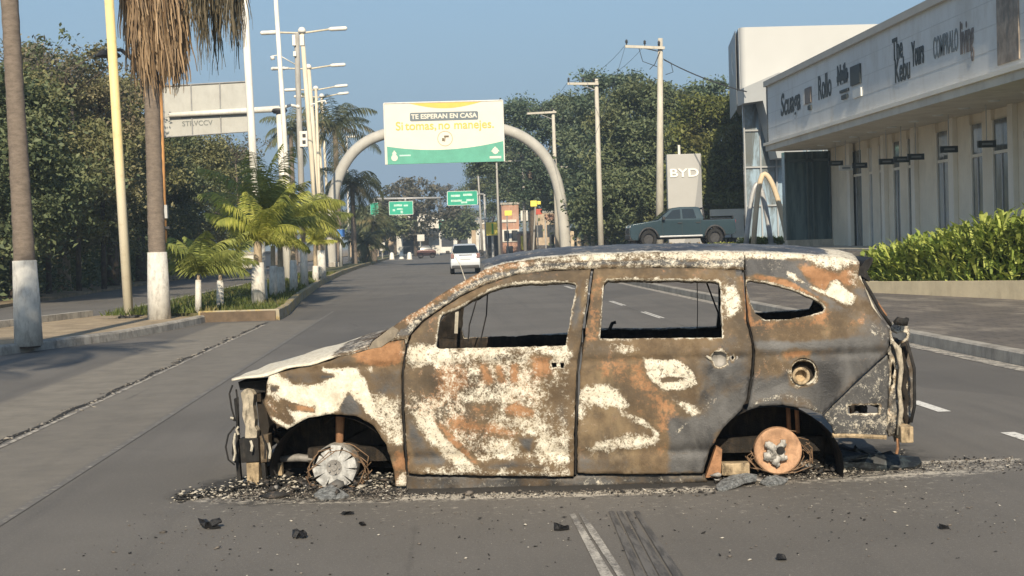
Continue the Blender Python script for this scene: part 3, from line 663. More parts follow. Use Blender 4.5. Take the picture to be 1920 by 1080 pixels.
bumperm = panel('bumper_bracket', [(1543,780),(1600,724),(1664,666),(1668,700),(1664,760),(1664,800),(1661,819),(1564,815),(1560,800)], [[(1590,760),(1650,759),(1650,775),(1590,776)]], extra=.03, th=.03, rail=(.36,.05,.85), rim=True, res=.012)
# arch liners, inner structure
def px_loc(px, py, y): return onplane(px, py, y)
def arch_liner(pxc, rpx, name='wheel_housing'):
    for s in (1,-1):
        b = MB(); vs = []; n = 18
        for i in range(n+1):
            a = math.pi*(i/n)*1.1 - .05*math.pi
            p = onplane(pxc[0]+rpx[0]*math.cos(a), pxc[1]-rpx[1]*math.sin(a), -HW+.04)
            vs += [(p.x, s*(-HW+.035), p.z), (p.x*.98+.02*p.x, s*(-HW+.42), p.z-.01)]
        b.add(vs, [(2*i,2*i+1,2*i+3,2*i+2) for i in range(n)])
        c_ = onplane(pxc[0], pxc[1], -HW+.04)
        b.add([(v[0], v[1], v[2]) for v in vs[1::2]] + [(c_.x, s*(-HW+.42), c_.z-.02)], [(i,i+1,n+1) for i in range(n)])
        b.build(name, CHAR, car, True)
arch_liner((622,880), (116,100)); arch_liner((1450,878), (132,116))
pL = lambda px, py, y=-HW: onplane(px, py, y)
zf = .17
b = MB(); b.box2((pL(560,880).x, -.62, zf-.03), (pL(1560,880).x, .62, zf+.06)); b.box2((pL(1330,880).x, -.8, zf-.02), (pL(760,880).x, .8, zf+.05)); b.build('floor_pan', CHAR, car)
b = MB(); b.box2((pL(745,700).x, -.78, .15), (pL(752,700).x+.05, .78, .86)); b.build('firewall', CHAR, car)
for y0 in (-.45, .45):
    for xx in (1180, 930): b = MB(); b.box((pL(xx,700).x, y0, .30), (.42, .42, .12)); b.build('seat_base', CHAR, car)
# hood
x0 = onside(422,714).x; 
near = [onside(441,714), onside(504,704), onside(551,690), onside(595,682), onside(640,667), onside(690,654)]
b = MB(); NJ = 25; NI = 26; vs = []
xs = np.linspace(near[0].x+.02, near[-1].x, NI); zs = np.interp(xs, [p.x for p in near], [p.z for p in near])
for i, (x, z) in enumerate(zip(xs, zs)):
    hw = HW - float(inset(x, z)) + .004; f = 1-i/(NI-1)
    for j in range(NJ):
        u = -1+2*j/(NJ-1); q = 1-u*u
        vs.append((x - f*f*.10*q - f*.04, u*hw, z + .006 - .035*f*f*q + .055*(1-u**4)*(1-f)**.55 + .004*math.sin(x*23+u*9)+.003*math.sin(u*31+x*11)))
b.add(vs, [(i*NJ+j, (i+1)*NJ+j, (i+1)*NJ+j+1, i*NJ+j+1) for i in range(NI-1) for j in range(NJ-1)])
me = bpy.data.meshes.new('hood'); me.from_pydata(b.v, [], b.f); me.update()
ca = me.color_attributes.new('burn', 'FLOAT_COLOR', 'POINT'); arr = []
for v in b.v: f = (v[0]-xs[0])/(xs[-1]-xs[0]); arr += [.98 if f < .72 else .45, 0.1 if f < .72 else .35, .0 if f < .72 else .5, 1]
ca.data.foreach_set('color', arr)
o = link_mesh('hood', me, [BURN, CHAR], car, True); md = o.modifiers.new('thickness','SOLIDIFY'); md.thickness = .010; md.offset = -1; md.material_offset = 1; md.material_offset_rim = 0
# roof
top = [onside(x, y) for x, y in ((909,506),(945,494.5),(1017,483.5),(1080,478.5),(1200,473.5),(1300,472.5),(1397,473),(1441,474.5),(1500,476.5),(1548,480.5),(1592,485.5),(1611,491))]
xs = np.linspace(top[0].x, top[-1].x, 60); zs = np.interp(xs, [p.x for p in top], [p.z for p in top]); NJ = 31; vs = []; arr = []
for i, (x, z) in enumerate(zip(xs, zs)):
    hw = HW - float(inset(x, z)) - .004; f = i/59
    for j in range(NJ):
        u = -1+2*j/(NJ-1)
        cr_ = .055*(1-abs(u)**2.6)
        vs.append((x - .10*(1-u*u)*(1-f)*0.6 + .03*(1-u*u)*f, u*hw, z - .004 + cr_ + .003*math.sin(x*17+u*8)*math.sin(u*13)+.0015*math.sin(x*60)))
        arr += [.80 if (abs(u) > .93 or f > .93) else .35, .3, .15 if f > .93 else .8, 1]
me = bpy.data.meshes.new('roof'); me.from_pydata(vs, [], [(i*NJ+j, (i+1)*NJ+j, (i+1)*NJ+j+1, i*NJ+j+1) for i in range(59) for j in range(NJ-1)]); me.update()
me.color_attributes.new('burn','FLOAT_COLOR','POINT').data.foreach_set('color', arr)
o = link_mesh('roof', me, [BURN, CHAR], car, True); md = o.modifiers.new('thickness','SOLIDIFY'); md.thickness = .02; md.offset = -1; md.material_offset = 1
# cowl and windscreen base beam
cw = onside(720,648)
b = MB(); b.tube([(cw.x+.03, -.70, cw.z-.02),(cw.x-.05, 0, cw.z+.0),(cw.x+.03, .70, cw.z-.02)], .05, 8); b.build('cowl', RUSTM, car, True)
b = MB(); tp = onside(912,508); b.tube([(tp.x+.03,-.60,tp.z-.02),(tp.x-.02,0,tp.z+.025),(tp.x+.03,.60,tp.z-.02)], .028, 8); b.build('roof_crossbar', RUSTM, car, True)
# A-pillar outer reinforcement flap (grey) as in the photo
for s in (1,-1):
    b = MB(); q = [onside(692,654,.03), onside(700,640,.03), onside(738,611,.03), onside(749,618,.03), onside(742,632,.03), onside(716,650,.03)]
    b.add([(p.x, s*(p.y-.035), p.z) for p in q], [tuple(range(6))]); o = b.build('pillar_cover', M('brown_grey_steel', (.17,.145,.11), .7, .25, 12, .4, dirt=(.4,.34,.25), dirt_amt=.35), car); md = o.modifiers.new('t','SOLIDIFY'); md.thickness=.012
# spoiler
sp_ = [onplane(x, y, -.66) for x, y in ((1601,505),(1607,492),(1614,500),(1622,488),(1634,482),(1638,485),(1633,498),(1625,511),(1633,523),(1630,528),(1618,519),(1608,520))]
b = MB(); n = len(sp_)
b.prism([(p.x, p.z) for p in sp_], -.66, .66, 'xz'); b.build('spoiler', CHARB, car)
# tail: window frame bars, corner structure, tail panel
for s in (1,-1):
    for pts, r_, mt in (([(1617,524),(1632,548),(1652,584),(1672,612)], .012, CHARB),([(1610,518),(1622,545),(1638,580),(1655,606)], .011, ASHM),([(1622,530),(1640,560),(1662,592)], .008, RUSTM)):
        b = MB(); b.tube([Vector((p.x, s*p.y, p.z)) for p in (onplane(x,y,-.72) for x,y in pts)], r_, 6); b.build('tailgate_frame', mt, car, True)
tail_px = [(1670,612),(1676,603),(1690,598),(1700,597),(1700,604),(1706,612),(1708,628),(1704,636),(1710,660),(1716,684),(1716,710),(1714,748),(1716,775),(1709,790),(1706,824),(1694,826),(1688,822),(1681,828),(1676,815),(1667,818),(1664,790),(1668,740),(1662,700),(1668,660)]
def tailcut(Vv, y): return y + .01*np.sin(Vv[:,1]*60)*np.sin(Vv[:,0]*90) + .12*np.maximum(0, Vv[:,0]-(1.98))
panel('rear_corner', tail_px, [[(1672,624),(1680,622),(1700,624),(1703,634),(1694,640),(1688,652),(1680,646),(1674,634)],[(1674,672),(1678,690),(1676,720),(1671,735),(1671,700)],[(1697,690),(1700,720),(1698,750),(1694,730)]], extra=.05, th=.02, rail=(.44,.30,.62), rim=True, res=.010, cut=tailcut)
for s in (1,-1):
    b = MB(); q = [onplane(x,y,-.80) for x,y in ((1674,640),(1684,655),(1690,690),(1686,730),(1690,770),(1684,815))]
    b.tube([Vector((p.x, s*p.y, p.z)) for p in q], [.008,.022,.016,.013,.016,.01], 7); b.build('corner_reinforcement', M('speckled_ash_paint', (.60,.53,.41), .9, .3, 16, .9, dirt=(.05,.038,.028), dirt_amt=.95), car, True)
    b = MB(); q = [onplane(x,y,-.82) for x,y in ((1700,640),(1714,690),(1715,760),(1708,792))]
    b.tube([Vector((p.x, s*p.y, p.z)) for p in q], .010, 6); b.build('lamp_bracket', CHARB, car, True)
    b = MB(); q = [onplane(x,y,-.80) for x,y in ((1676,606),(1684,602),(1698,604),(1702,596))]
    b.tube([Vector((p.x, s*p.y, p.z)) for p in q], [.012,.03,.028,.01], 6); b.build('lamp_housing', CHARB, car, True)
    b = MB(); q = onplane(1696,812,-.8); b.box((q.x, s*-.8, q.z), (.075,.16,.10)); b.build('crash_box', CREAM, car, bevel=.008)
    b = MB(); q = [onplane(x,y,-.8) for x,y in ((1683,822),(1684,838),(1681,851))]; b.tube([Vector((p.x, s*p.y, p.z)) for p in q], .009, 6); b.build('hanging_strap', RUSTM, car)
    b = MB(); q = [onplane(x,y,-.86) for x,y in ((1560,816),(1600,817),(1662,820))]; b.tube([Vector((p.x, s*p.y, p.z)) for p in q], .014, 6); b.build('lower_flange', CREAM, car)
b = MB(); p0 = onplane(1706,640,-.7); p1 = onplane(1706,800,-.7); vs = []; 
for i in range(13):
    for j in range(25):
        u = -1+2*j/24; z = p1.z+(p0.z-p1.z)*i/12
        vs.append((p1.x-.02+.03*(1-u*u)+.012*math.sin(i*1.9)+.008*math.sin(j*1.3), u*.76, z))
b.add(vs, [(i*25+j,i*25+j+1,(i+1)*25+j+1,(i+1)*25+j) for i in range(12) for j in range(24)]); o = b.build('tailgate', CHAR, car, True); md=o.modifiers.new('t','SOLIDIFY'); md.thickness=.03
# fuel filler
fq = onside(1502,705); fc = onside(1507,697)
b = MB(); b.lathe([(.083,-.002),(.082,.07),(.07,.085),(.0,.086)], 24, 'y', (fc.x, fc.y, fc.z)); o = b.build('filler_recess', CHAR, quarter[0], True)
b = MB(); b.lathe([(.036,.07),(.036,-.006),(.050,-.012),(.054,-.004),(.050,.008),(.044,.07)], 20, 'y', (fq.x, fq.y, fq.z)); b.lathe([(.036,.05),(0,.05)], 20, 'y', (fq.x, fq.y, fq.z)); b.build('filler_neck', CREAM, quarter[0], True)
# door handle remains
hq = onside(1349,674)
b = MB(); b.lathe([(.052,.0),(.05,.02),(.035,.032),(0,.034)], 18, 'y', (hq.x, hq.y+.004, hq.z)); b.build('handle_recess', GREYM, rear_door[0], True)
q = onside(1331,671); b = MB(); b.tube([(q.x-.022,q.y-.004,q.z+.012),(q.x,q.y-.01,q.z-.002),(q.x+.012,q.y-.004,q.z-.018)], [.007,.010,.005], 6); b.build('handle_stub', ASHM, rear_door[0], True)
q = onside(1376,671); b = MB(); b.lathe([(.014,.01),(.016,-.004),(.026,-.003),(.028,.002)], 14, 'y', tuple(q)); b.build('lock_ring', GREYM, rear_door[0], True)
# weld-flange along the seams
for pts in ([(1096,512),(1089,640),(1082,700),(1079,890)],[(1397,508),(1402,600),(1412,640),(1414,665),(1410,700),(1403,750)],[(760,652),(755,700),(756,777),(763,888)]):
    b = MB(); b.tube([onside(x,y,.028) for x,y in pts], .008, 5); b.build('door_seal', CHARB, car)
# ---- wheels
def rim_front(cx, cz, y, s, parent_name='wheel', r=.135):
    wl = empty('wheel', (cx, y, cz)); wl.parent = car
    b = MB(); b.lathe([(r*.98, s*.0),(r*1.02, s*.02),(r*1.0, s*.17),(r*.8, s*.19),(r*.75, s*.03)], 32, 'y'); b.build('rim', ALU, wl, auto=40)
    b = MB()
    for k in range(10):
        a = 2*math.pi*k/10+.2; w0, w1 = .016, .036
        rr = r*(1.02 if k not in (3,4) else .86)
        ca, sa = math.cos(a), math.sin(a); P_ = []
        for (rad, hw_, yy) in ((.035,w0,-.012),(rr,w1*rr/r,-.004)):
            for sg in (-1,1): P_.append((ca*rad - sa*hw_*sg, s*yy, sa*rad + ca*hw_*sg))
        Q_ = [(p[0], p[1]+s*.03, p[2]) for p in P_]
        b.add(P_+Q_, [(0,1,3,2),(4,6,7,5),(0,2,6,4),(1,5,7,3),(2,3,7,6),(0,4,5,1)])
    b.build('spokes', M('ash_grey_alloy', (.50,.50,.48), .6, .35, 18, .6, dirt=(.12,.12,.12), dirt_amt=.5), wl, bevel=.004)
    b = MB(); b.lathe([(.0,-.022*s),(.02,-.022*s),(.022,-.014*s),(.048,-.016*s),(.055,.02*s)], 20, 'y')
    for k in range(5): a = 2*math.pi*k/5; b.lathe([(0,-.03*s),(.007,-.03*s),(.007,0)], 8, 'y', (.034*math.cos(a),0,.034*math.sin(a)))
    b.build('hub', GREYM, wl, auto=40)
    b = MB(); b.lathe([(.0,.06*s),(.115,.06*s),(.115,.08*s),(0,.08*s)], 24, 'y'); b.build('brake_disc', CHAR, wl, auto=40)
def rim_rear(cx, cz, y, s, r=.146):
    wl = empty('wheel', (cx, y, cz)); wl.parent = car
    b = MB(); b.lathe([(0,.012*s),(.09,.012*s),(.105,.0),(r*.93,-.004*s),(r*.99,.004*s),(r,.02*s),(r,.055*s),(r*.9,.06*s),(r*.88,.15*s),(0,.15*s)], 36, 'y'); b.build('brake_drum', M('orange_rust_disc', (.50,.30,.18), .8, .25, 12, .5, dirt=(.22,.12,.07), dirt_amt=.5), wl, auto=40)
    b = MB()
    for k, (rr, sz) in enumerate(((.058,.030),(.066,.026),(.052,.032),(.062,.026),(.056,.022),(.03,.026))):
        a = [2.3,.9,3.6,4.75,5.7,2.9][k]
        pts = []
        b.box((rr*.8*math.cos(a)-.015,-.012*s,rr*.8*math.sin(a)-.005),(sz*2.3,.03,sz*1.3), Matrix.Rotation(-a+.2*k,3,'Y')); b.box((rr*1.1*math.cos(a)-.015,-.010*s,rr*1.1*math.sin(a)-.005),(sz*1.1,.03,sz*1.5), Matrix.Rotation(-a+.9,3,'Y'))
    b.box((-.02,-.01*s,.01),(.09,.02,.05), Matrix.Rotation(.7,3,'Y')); b.box((-.01,-.01*s,-.02),(.11,.018,.035), Matrix.Rotation(-.6,3,'Y'))
    b.build('hub_remains', ALU, wl, auto=50)
    b = MB(); b.lathe([(0,-.037*s),(.022,-.037*s),(.027,-.024*s),(.027,0)], 14, 'y', (.012,0,.008)); b.build('axle_nut', CHARB, wl, auto=40)
for s, y in ((1,-.80),(-1,.80)):
    p = onplane(627, 876, -.80); rim_front(p.x, p.z, y, s)
    p = onplane(1459, 846, -.78); rim_rear(p.x, p.z, y*.975, s)
    p = onplane(638, 780, -.62); p2 = onplane(636, 848, -.66)
    b = MB(); b.tube([(p.x, s*-.62, p.z+.10),(p.x, s*-.62, p.z),(p2.x, s*-.66, p2.z)], [.030,.030,.022], 10); b.build('strut', RUSTM, car, True)
    b = MB(); q = [onplane(x,yy,-.6) for x,yy in ((526,861),(560,858),(601,862))]; b.tube([Vector((a.x, s*a.y, a.z)) for a in q], [.02,.026,.02], 8); b.build('lower_arm', GREYM, car, True)
    for xx in (1477, 1493):
        p = onplane(xx, 765, -.60); p2 = onplane(xx+3, 812, -.62); b = MB(); b.tube([(p.x,s*-.6,p.z+.05),(p2.x,s*-.62,p2.z)], .014, 8); b.build('rear_damper', RUSTM, car, True)
    b = MB(); q = onplane(1378,878,-.80); b.box((q.x, s*-.80, q.z), (.17,.10,.075)); b.build('spring_seat', CREAM, car, bevel=.008)
    q = onplane(1340,872,-.80); b = MB(); b.prism([(q.x-.06,q.z-.07),(q.x+.03,q.z-.07),(q.x+.045,q.z+.10),(q.x+.01,q.z+.12)], s*-.84, s*-.76, 'xz'); b.build('sill_end', RUSTM, car)
b = MB(); p = onplane(1459,846,-.78); b.tube([(p.x,-.7,p.z),(p.x,.7,p.z)], .045, 10); p3 = onplane(627,876,-.8); b.tube([(p3.x,-.66,p3.z),(p3.x,.66,p3.z)], .03, 8); b.build('axle', CHAR, car, True)
rw_ = random.Random(8)
for (pxw, pyw, sgn) in ((627,880,1),(1459,850,1),(627,880,-1),(1459,850,-1)):
    p = onplane(pxw, pyw, -.78); b = MB()
    for k in range(9):
        r0_ = rw_.uniform(.13,.19); ph = rw_.uniform(0,6.28); sq = rw_.uniform(.5,1.0); dy_ = rw_.uniform(-.04,.14); pts = []
        for j in range(15):
            a = ph+rw_.uniform(2.5,4.5)*j/14; pts.append((p.x+rw_.uniform(.0,.06)+r0_*math.cos(a)*1.15, sgn*(-.80+dy_), max(.012, p.z-.02+r0_*math.sin(a)*sq)))
        b.tube(pts, .0028, 4)
    b.build('tyre_wire', M('tyre_wire', (.20,.13,.08), .7, .4, 20), car)
# engine bay lump
ex_ = onplane(560,800,-.4).x; b = MB(); rr_ = random.Random(5)
for i in range(46):
    c_ = (ex_+rr_.uniform(-.12,.55), rr_.uniform(-.48,.5), rr_.uniform(.16,.56)); b.box(c_, (rr_.uniform(.06,.3), rr_.uniform(.06,.3), rr_.uniform(.05,.22)), Matrix.Rotation(rr_.uniform(-.5,.5),3,'Y') @ Matrix.Rotation(rr_.uniform(-.5,.5),3,'X'))
for i in range(22):
    c_ = Vector((ex_+rr_.uniform(-.1,.4), rr_.uniform(-.5,-.2), rr_.uniform(.2,.6))); b.tube([c_, c_+Vector((rr_.uniform(-.2,.2), rr_.uniform(-.1,.1), rr_.uniform(-.2,.1))), c_+Vector((rr_.uniform(-.3,.3), 0, rr_.uniform(-.3,.1)))], .012, 6)
b.build('engine', CHAR, car)
# radiator support and nose
def poly3(name, pxs, y, dep, mat, jitter=0, both=True, bevel=.004):
    for s in ((1,-1) if both else (1,)):
        q = [onplane(x, yy, y) for x, yy in pxs]; b = MB(); b.prism([(p.x, p.z) for p in q], s*y, s*(y+dep), 'xz'); b.build(name, mat, car, bevel=bevel)
poly3('nose_bracket', [(451,737),(458,730),(470,732),(476,740),(474,760),(478,788),(477,800),(482,808),(481,822),(459,822),(460,800),(454,780),(455,760)], -.74, .09, M('speckled_ash_paint', (.60,.53,.41), .9, .3, 16, .9, dirt=(.05,.038,.028), dirt_amt=.95))
poly3('nose_block', [(448,823),(484,821),(486,866),(452,868)], -.75, .10, CHARB)
poly3('nose_block', [(486,818),(503,815),(505,866),(488,868)], -.70, .10, M('brown_char', (.10,.075,.05), .85, .4, 16, .6, dirt=(.4,.34,.25), dirt_amt=.5))
poly3('nose_support', [(461,868),(485,867),(485,910),(464,911)], -.74, .09, CREAM)
poly3('bracket', [(518,869),(528,868),(529,892),(519,892)], -.66, .05, CREAM)
poly3('bracket', [(438,748),(444,745),(446,800),(449,870),(452,905),(445,905),(441,860),(443,800)], -.70, .05, CHARB)
poly3('bracket', [(489,868),(497,868),(500,905),(492,907)], -.70, .05, CHARB)
poly3('bracket', [(446,716),(500,712),(498,735),(480,738),(470,728),(450,732)], -.66, .20, CHARB)
poly3('bracket', [(480,745),(497,752),(505,800),(500,830),(487,815),(484,780)], -.62, .15, CHAR)
b = MB(); p = onplane(462,845,-.7); b.box((p.x+.03, 0, p.z+.02), (.08,1.36,.11)); p = onplane(465,745,-.7); b.box((p.x+.04,0,p.z),(.06,1.3,.07)); p = onplane(468,895,-.7); b.box((p.x+.03,0,p.z),(.07,1.3,.06)); b.build('radiator_support', CHAR, car)
b = MB()
for pts in ([(436,722),(430,738),(434,765),(441,790)],[(440,800),(428,815),(423,838),(428,862),(440,872)],[(447,810),(438,822),(436,850),(441,868)],[(432,784),(440,788),(446,786)],[(443,730),(447,760),(444,800),(450,815)],[(500,830),(510,850),(512,880),(520,895)],[(492,815),(498,835),(497,860)]):
    b.tube([onplane(x,y,-.78) for x,y in pts], .006, 5)
b.build('wiring', CHARB, car)
b = MB()
for pts in ([(441,812),(438,830),(441,850),(438,864)],[(470,826),(473,836),(471,846)],[(447,800),(443,806),(447,815)],[(432,783),(438,785)],[(504,830),(507,845),(505,860)]):
    b.tube([onplane(x,y,-.80) for x,y in pts], .008, 5)
b.build('melted_trim', ASHM, car)
# dangling cords in the cabin, far mirror post
def belt(pts, yy, r_): b = MB(); b.tube([onplane(x,y,yy) for x,y in pts], r_, 5); b.build('dangling_belt', CHARB, car)
belt(((895,556),(890,575),(880,610),(878,640)),.45,.005); belt(((914,550),(912,590),(901,640)),.5,.005); belt(((1307,528),(1308,580),(1307,628)),.3,.003); belt(((1325,530),(1342,575),(1352,600)),.6,.006); belt(((1141,622),(1148,606),(1155,604)),.2,.012)
'''b = MB(); b.tube([onplane(x,y,.45) for x,y in ((895,556),(890,575),(880,610),(878,640))], .005, 5); b.tube([onplane(x,y,.5) for x,y in ((914,550),(912,590),(901,640))], .005, 5)
b.tube([onplane(x,y,.3) for x,y in ((1307,528),(1308,580),(1307,628))], .003, 4); b.tube([onplane(x,y,.6) for x,y in ((1325,530),(1342,575),(1352,600))], .006, 4); b.tube([onplane(x,y,.2) for x,y in ((1141,622),(1148,606),(1155,604))], .012, 5); '''
b = MB(); b.tube([onplane(857,584,.62), onplane(855,625,.62)], .014, 6); b.build('mirror_post', ASHM, car)
b = MB(); b.tube([onside(873,526,.0), onplane(862,495,-.6), onplane(845,468,-.5)], [.004,.003,.002], 5); b.build('aerial_wire', ASHM, car)
# rear inner beams dark
for s in (1,-1):
    b = MB(); b.box2((pL(1095,0+500).x-.03, s*.66, .2), (pL(1095,500).x+.06, s*.78, .86)); b.build('pillar_base', CHAR, car)
# ---- ash and scrap on the road beside the car
def car2w(p): return C0 + ex*p[0] + ey*p[1] + Vector((0,0,p[2]))
def ash_heap(name, spans, n, size, hgt, mat, label, seed):
    r = np.random.default_rng(seed); X = []; 
    for (pxa, pya, pxb, pyb, wd, k) in spans:
        m_ = int(n*k); t_ = r.random(m_); a = G(pxa,pya); b2 = G(pxb,pyb)
        off = r.normal(0, wd, m_); x = a.x+(b2.x-a.x)*t_+off*ey.x; y = a.y+(b2.y-a.y)*t_+off*ey.y
        z = .004+np.abs(r.normal(0, 1, m_))*hgt*np.exp(-(off/wd)**2); X.append(np.c_[x,y,z])
    P_ = np.concatenate(X); V_, F_ = chips(len(P_), P_, size, .4, r)
    return tag(np_mesh(name, V_, F_, mat), label, None, None, 'stuff')
t = NT('ash_chips'); r_ = t.random(); c = t.mix(t.sstep(r_, .42, .54), (.018,.017,.016), (.15,.13,.11)); c = t.mix(t.sstep(r_, .86,.90), c, (.48,.45,.39)); t.col(c); t.set(.9); ASHC = t.m
t = NT('blue_char'); c = t.mix(t.sstep(t.noise(14,6,.8), .45, .62), (.008,.010,.012), (.035,.045,.048)); c = t.mix(t.sstep(t.noise(22,6,.8), .62,.68), c, (.20,.20,.19)); t.col(c); t.set(.5); BLUEC = t.m
t = NT('dark_chips'); c = t.mix(t.sstep(t.random(), .6, .7), (.014,.014,.014), (.42,.39,.33)); t.col(c); t.set(.8); DKC = t.m
ash_heap('ash_debris', [(425,922,760,926,.11,.42),(760,932,1340,922,.05,.10),(1340,905,1620,880,.10,.22),(430,912,520,915,.10,.08),(1620,880,1920,868,.14,.08)], 15000, .0046, .009, ASHC, 'mixed ash and charred flakes heaped along the burnt car', 1)
ash_heap('charred_flakes', [(330,935,480,920,.07,.12),(430,915,740,905,.18,.5),(1500,880,1600,878,.12,.2),(1560,868,1700,862,.10,.18)], 4500, .009, .030, DKC, 'black charred flakes under the wheels', 2)
ash_heap('road_grit', [(200,1000,1900,960,.75,1.0)], 1000, .0045, .002, ASHC, 'fine scattered grit on the asphalt in front of the car', 4)
def scrap(name, pxs, y_or_z, th, mat, label, cat='scrap', rot=0, seed=0, group=None, lift=.0, tilt=.5):
    """crumpled sheet: outline in pixels on a slanted plane standing on the ground"""
    r = random.Random(seed); base = G(*pxs[0][:2]); 
    ymax = max(p[1] for p in pxs); cxp = sum(p[0] for p in pxs)/len(pxs); o = G(cxp, ymax); o.z = 0
    ob = empty(name, o, label, cat, group)
    d0 = (o-EYE).dot(fh); pts = []
    for (x, y) in pxs:
        d = ray(x, y); k = (ymax-y)/40.0*tilt; p = EYE + d*((d0+k)/d.dot(fh)); pts.append(p-o)
    zmin = min(p.z for p in pts); pts = [p-Vector((0,0,zmin-.004)) for p in pts]
    c = sum(pts, Vector())/len(pts); n = len(pts); vs = pts + [c+Vector((0,-.02,.015))]; mid = [(p+c)/2+Vector((0, r.uniform(-.03,.03), r.uniform(-.008,.012))) for p in pts]
    vs = pts+mid+[c+Vector((0,-.015,.01))]
    b = MB(); b.add(vs, [(i,(i+1)%n,n+(i+1)%n,n+i) for i in range(n)]+[(n+i,n+(i+1)%n,2*n) for i in range(n)])
    q = b.build('sheet', mat, ob); md = q.modifiers.new('t','SOLIDIFY'); md.thickness = th; md.offset = 0
    return ob
scrap('charred_bumper', [(1545,862),(1556,848),(1568,840),(1580,836),(1592,846),(1600,850),(1606,844),(1602,838),(1612,848),(1622,852),(1650,856),(1670,850),(1676,856),(1700,862),(1722,862),(1728,872),(1715,880),(1690,882),(1650,884),(1610,882),(1570,880),(1548,876)], 0, .03, BLUEC, 'black melted bumper skin on the ground behind the rear wheel', 'bumper', tilt=.18, seed=3)
scrap('charred_bumper', [(1502,872),(1510,856),(1530,838),(1545,830),(1560,842),(1585,856),(1600,870),(1560,880),(1520,882)], 0, .03, BLUEC, 'tangle of melted black plastic right beside the rear wheel', 'plastic', tilt=.15, seed=4)
scrap('metal_flake', [(1342,914),(1352,903),(1372,893),(1400,889),(1420,892),(1418,901),(1396,905),(1378,914),(1356,921),(1346,920)], 0, .012, M('pale_flake', (.34,.355,.355), .5, .6, 45, .9, dirt=(.015,.017,.02), dirt_amt=.95), 'pale crumpled metal flake left of the rear wheel', tilt=.35, seed=5)
scrap('metal_flake', [(1425,905),(1438,896),(1455,893),(1478,900),(1470,908),(1440,912)], 0, .012, M('pale_flake', (.42,.44,.44)), 'pale crumpled metal flake right under the rear wheel', tilt=.3, seed=6)
scrap('metal_flake', [(588,930),(600,920),(622,912),(640,922),(655,932),(630,938),(600,938)], 0, .012, M('pale_flake', (.42,.44,.44)), 'pale crumpled metal flake under the front wheel', tilt=.3, seed=7)
BK = M('black_plastic_bit', (.016,.016,.017), .5, .3, 20, .3)
for i, (pts, lab) in enumerate((([(371,974),(380,978),(392,984),(398,980),(412,974),(416,980),(405,986),(414,990),(398,993),(384,991),(376,984)], 'black twisted plastic scrap with two points on the road left of the car'),
    ([(549,996),(556,994),(562,998),(570,995),(576,1002),(574,1008),(562,1007),(556,1011),(549,1009)], 'small chunky black scrap on the road below the front wheel'),
    ([(1038,980),(1043,984),(1048,990),(1066,986),(1067,992),(1050,996),(1040,994)], 'black corner shaped scrap on the road left of the white lane mark'),
    ([(1762,988),(1776,987),(1780,991),(1765,993)], 'tiny black scrap on the road below the car tail'),
    ([(1457,1045),(1470,1045),(1473,1051),(1458,1051)], 'tiny black scrap near the bottom edge of the picture'),
    ([(640,963),(662,960),(664,964),(645,966)], 'thin black sliver on the road below the front door'),
    ([(673,982),(682,981),(686,986),(676,986)], 'small dark crumb on the road below the front door'))):
    scrap('plastic_scrap', pts, 0, .014, BK, lab, seed=20+i, group='black plastic scraps scattered on the road', tilt=.12)

# larger crumpled remains heaped under the nose and round the wheels
rr = np.random.default_rng(21); X = []
for (pxa,pya,pxb,pyb,wd,m_) in ((440,915,740,912,.10,44),(1345,905,1420,900,.06,16),(1480,885,1560,880,.10,26),(500,925,690,930,.07,26)):
    t_ = rr.random(m_); a_ = G(pxa,pya); b2 = G(pxb,pyb); of = rr.normal(0,wd,m_); X.append(np.c_[a_.x+(b2.x-a_.x)*t_+of*ey.x, a_.y+(b2.y-a_.y)*t_+of*ey.y, np.full(m_,.015)+rr.random(m_)*.03])
P_ = np.concatenate(X); V_, F_ = chips(len(P_), P_, .024, .45, rr); V_ += rr.normal(0,.006,V_.shape)
t = NT('burnt_chunks'); c = t.mix(t.sstep(t.random(), .62,.72), (.02,.02,.02), (.34,.33,.31)); c = t.mix(t.math('MULTIPLY', t.sstep(t.noise(30,5,.8), .5,.62), .6), c, (.16,.12,.09)); t.col(c); t.set(.8)
tag(np_mesh('burnt_rubble', V_, F_, t.m), 'larger burnt lumps heaped around the wheels', None, None, 'stuff')
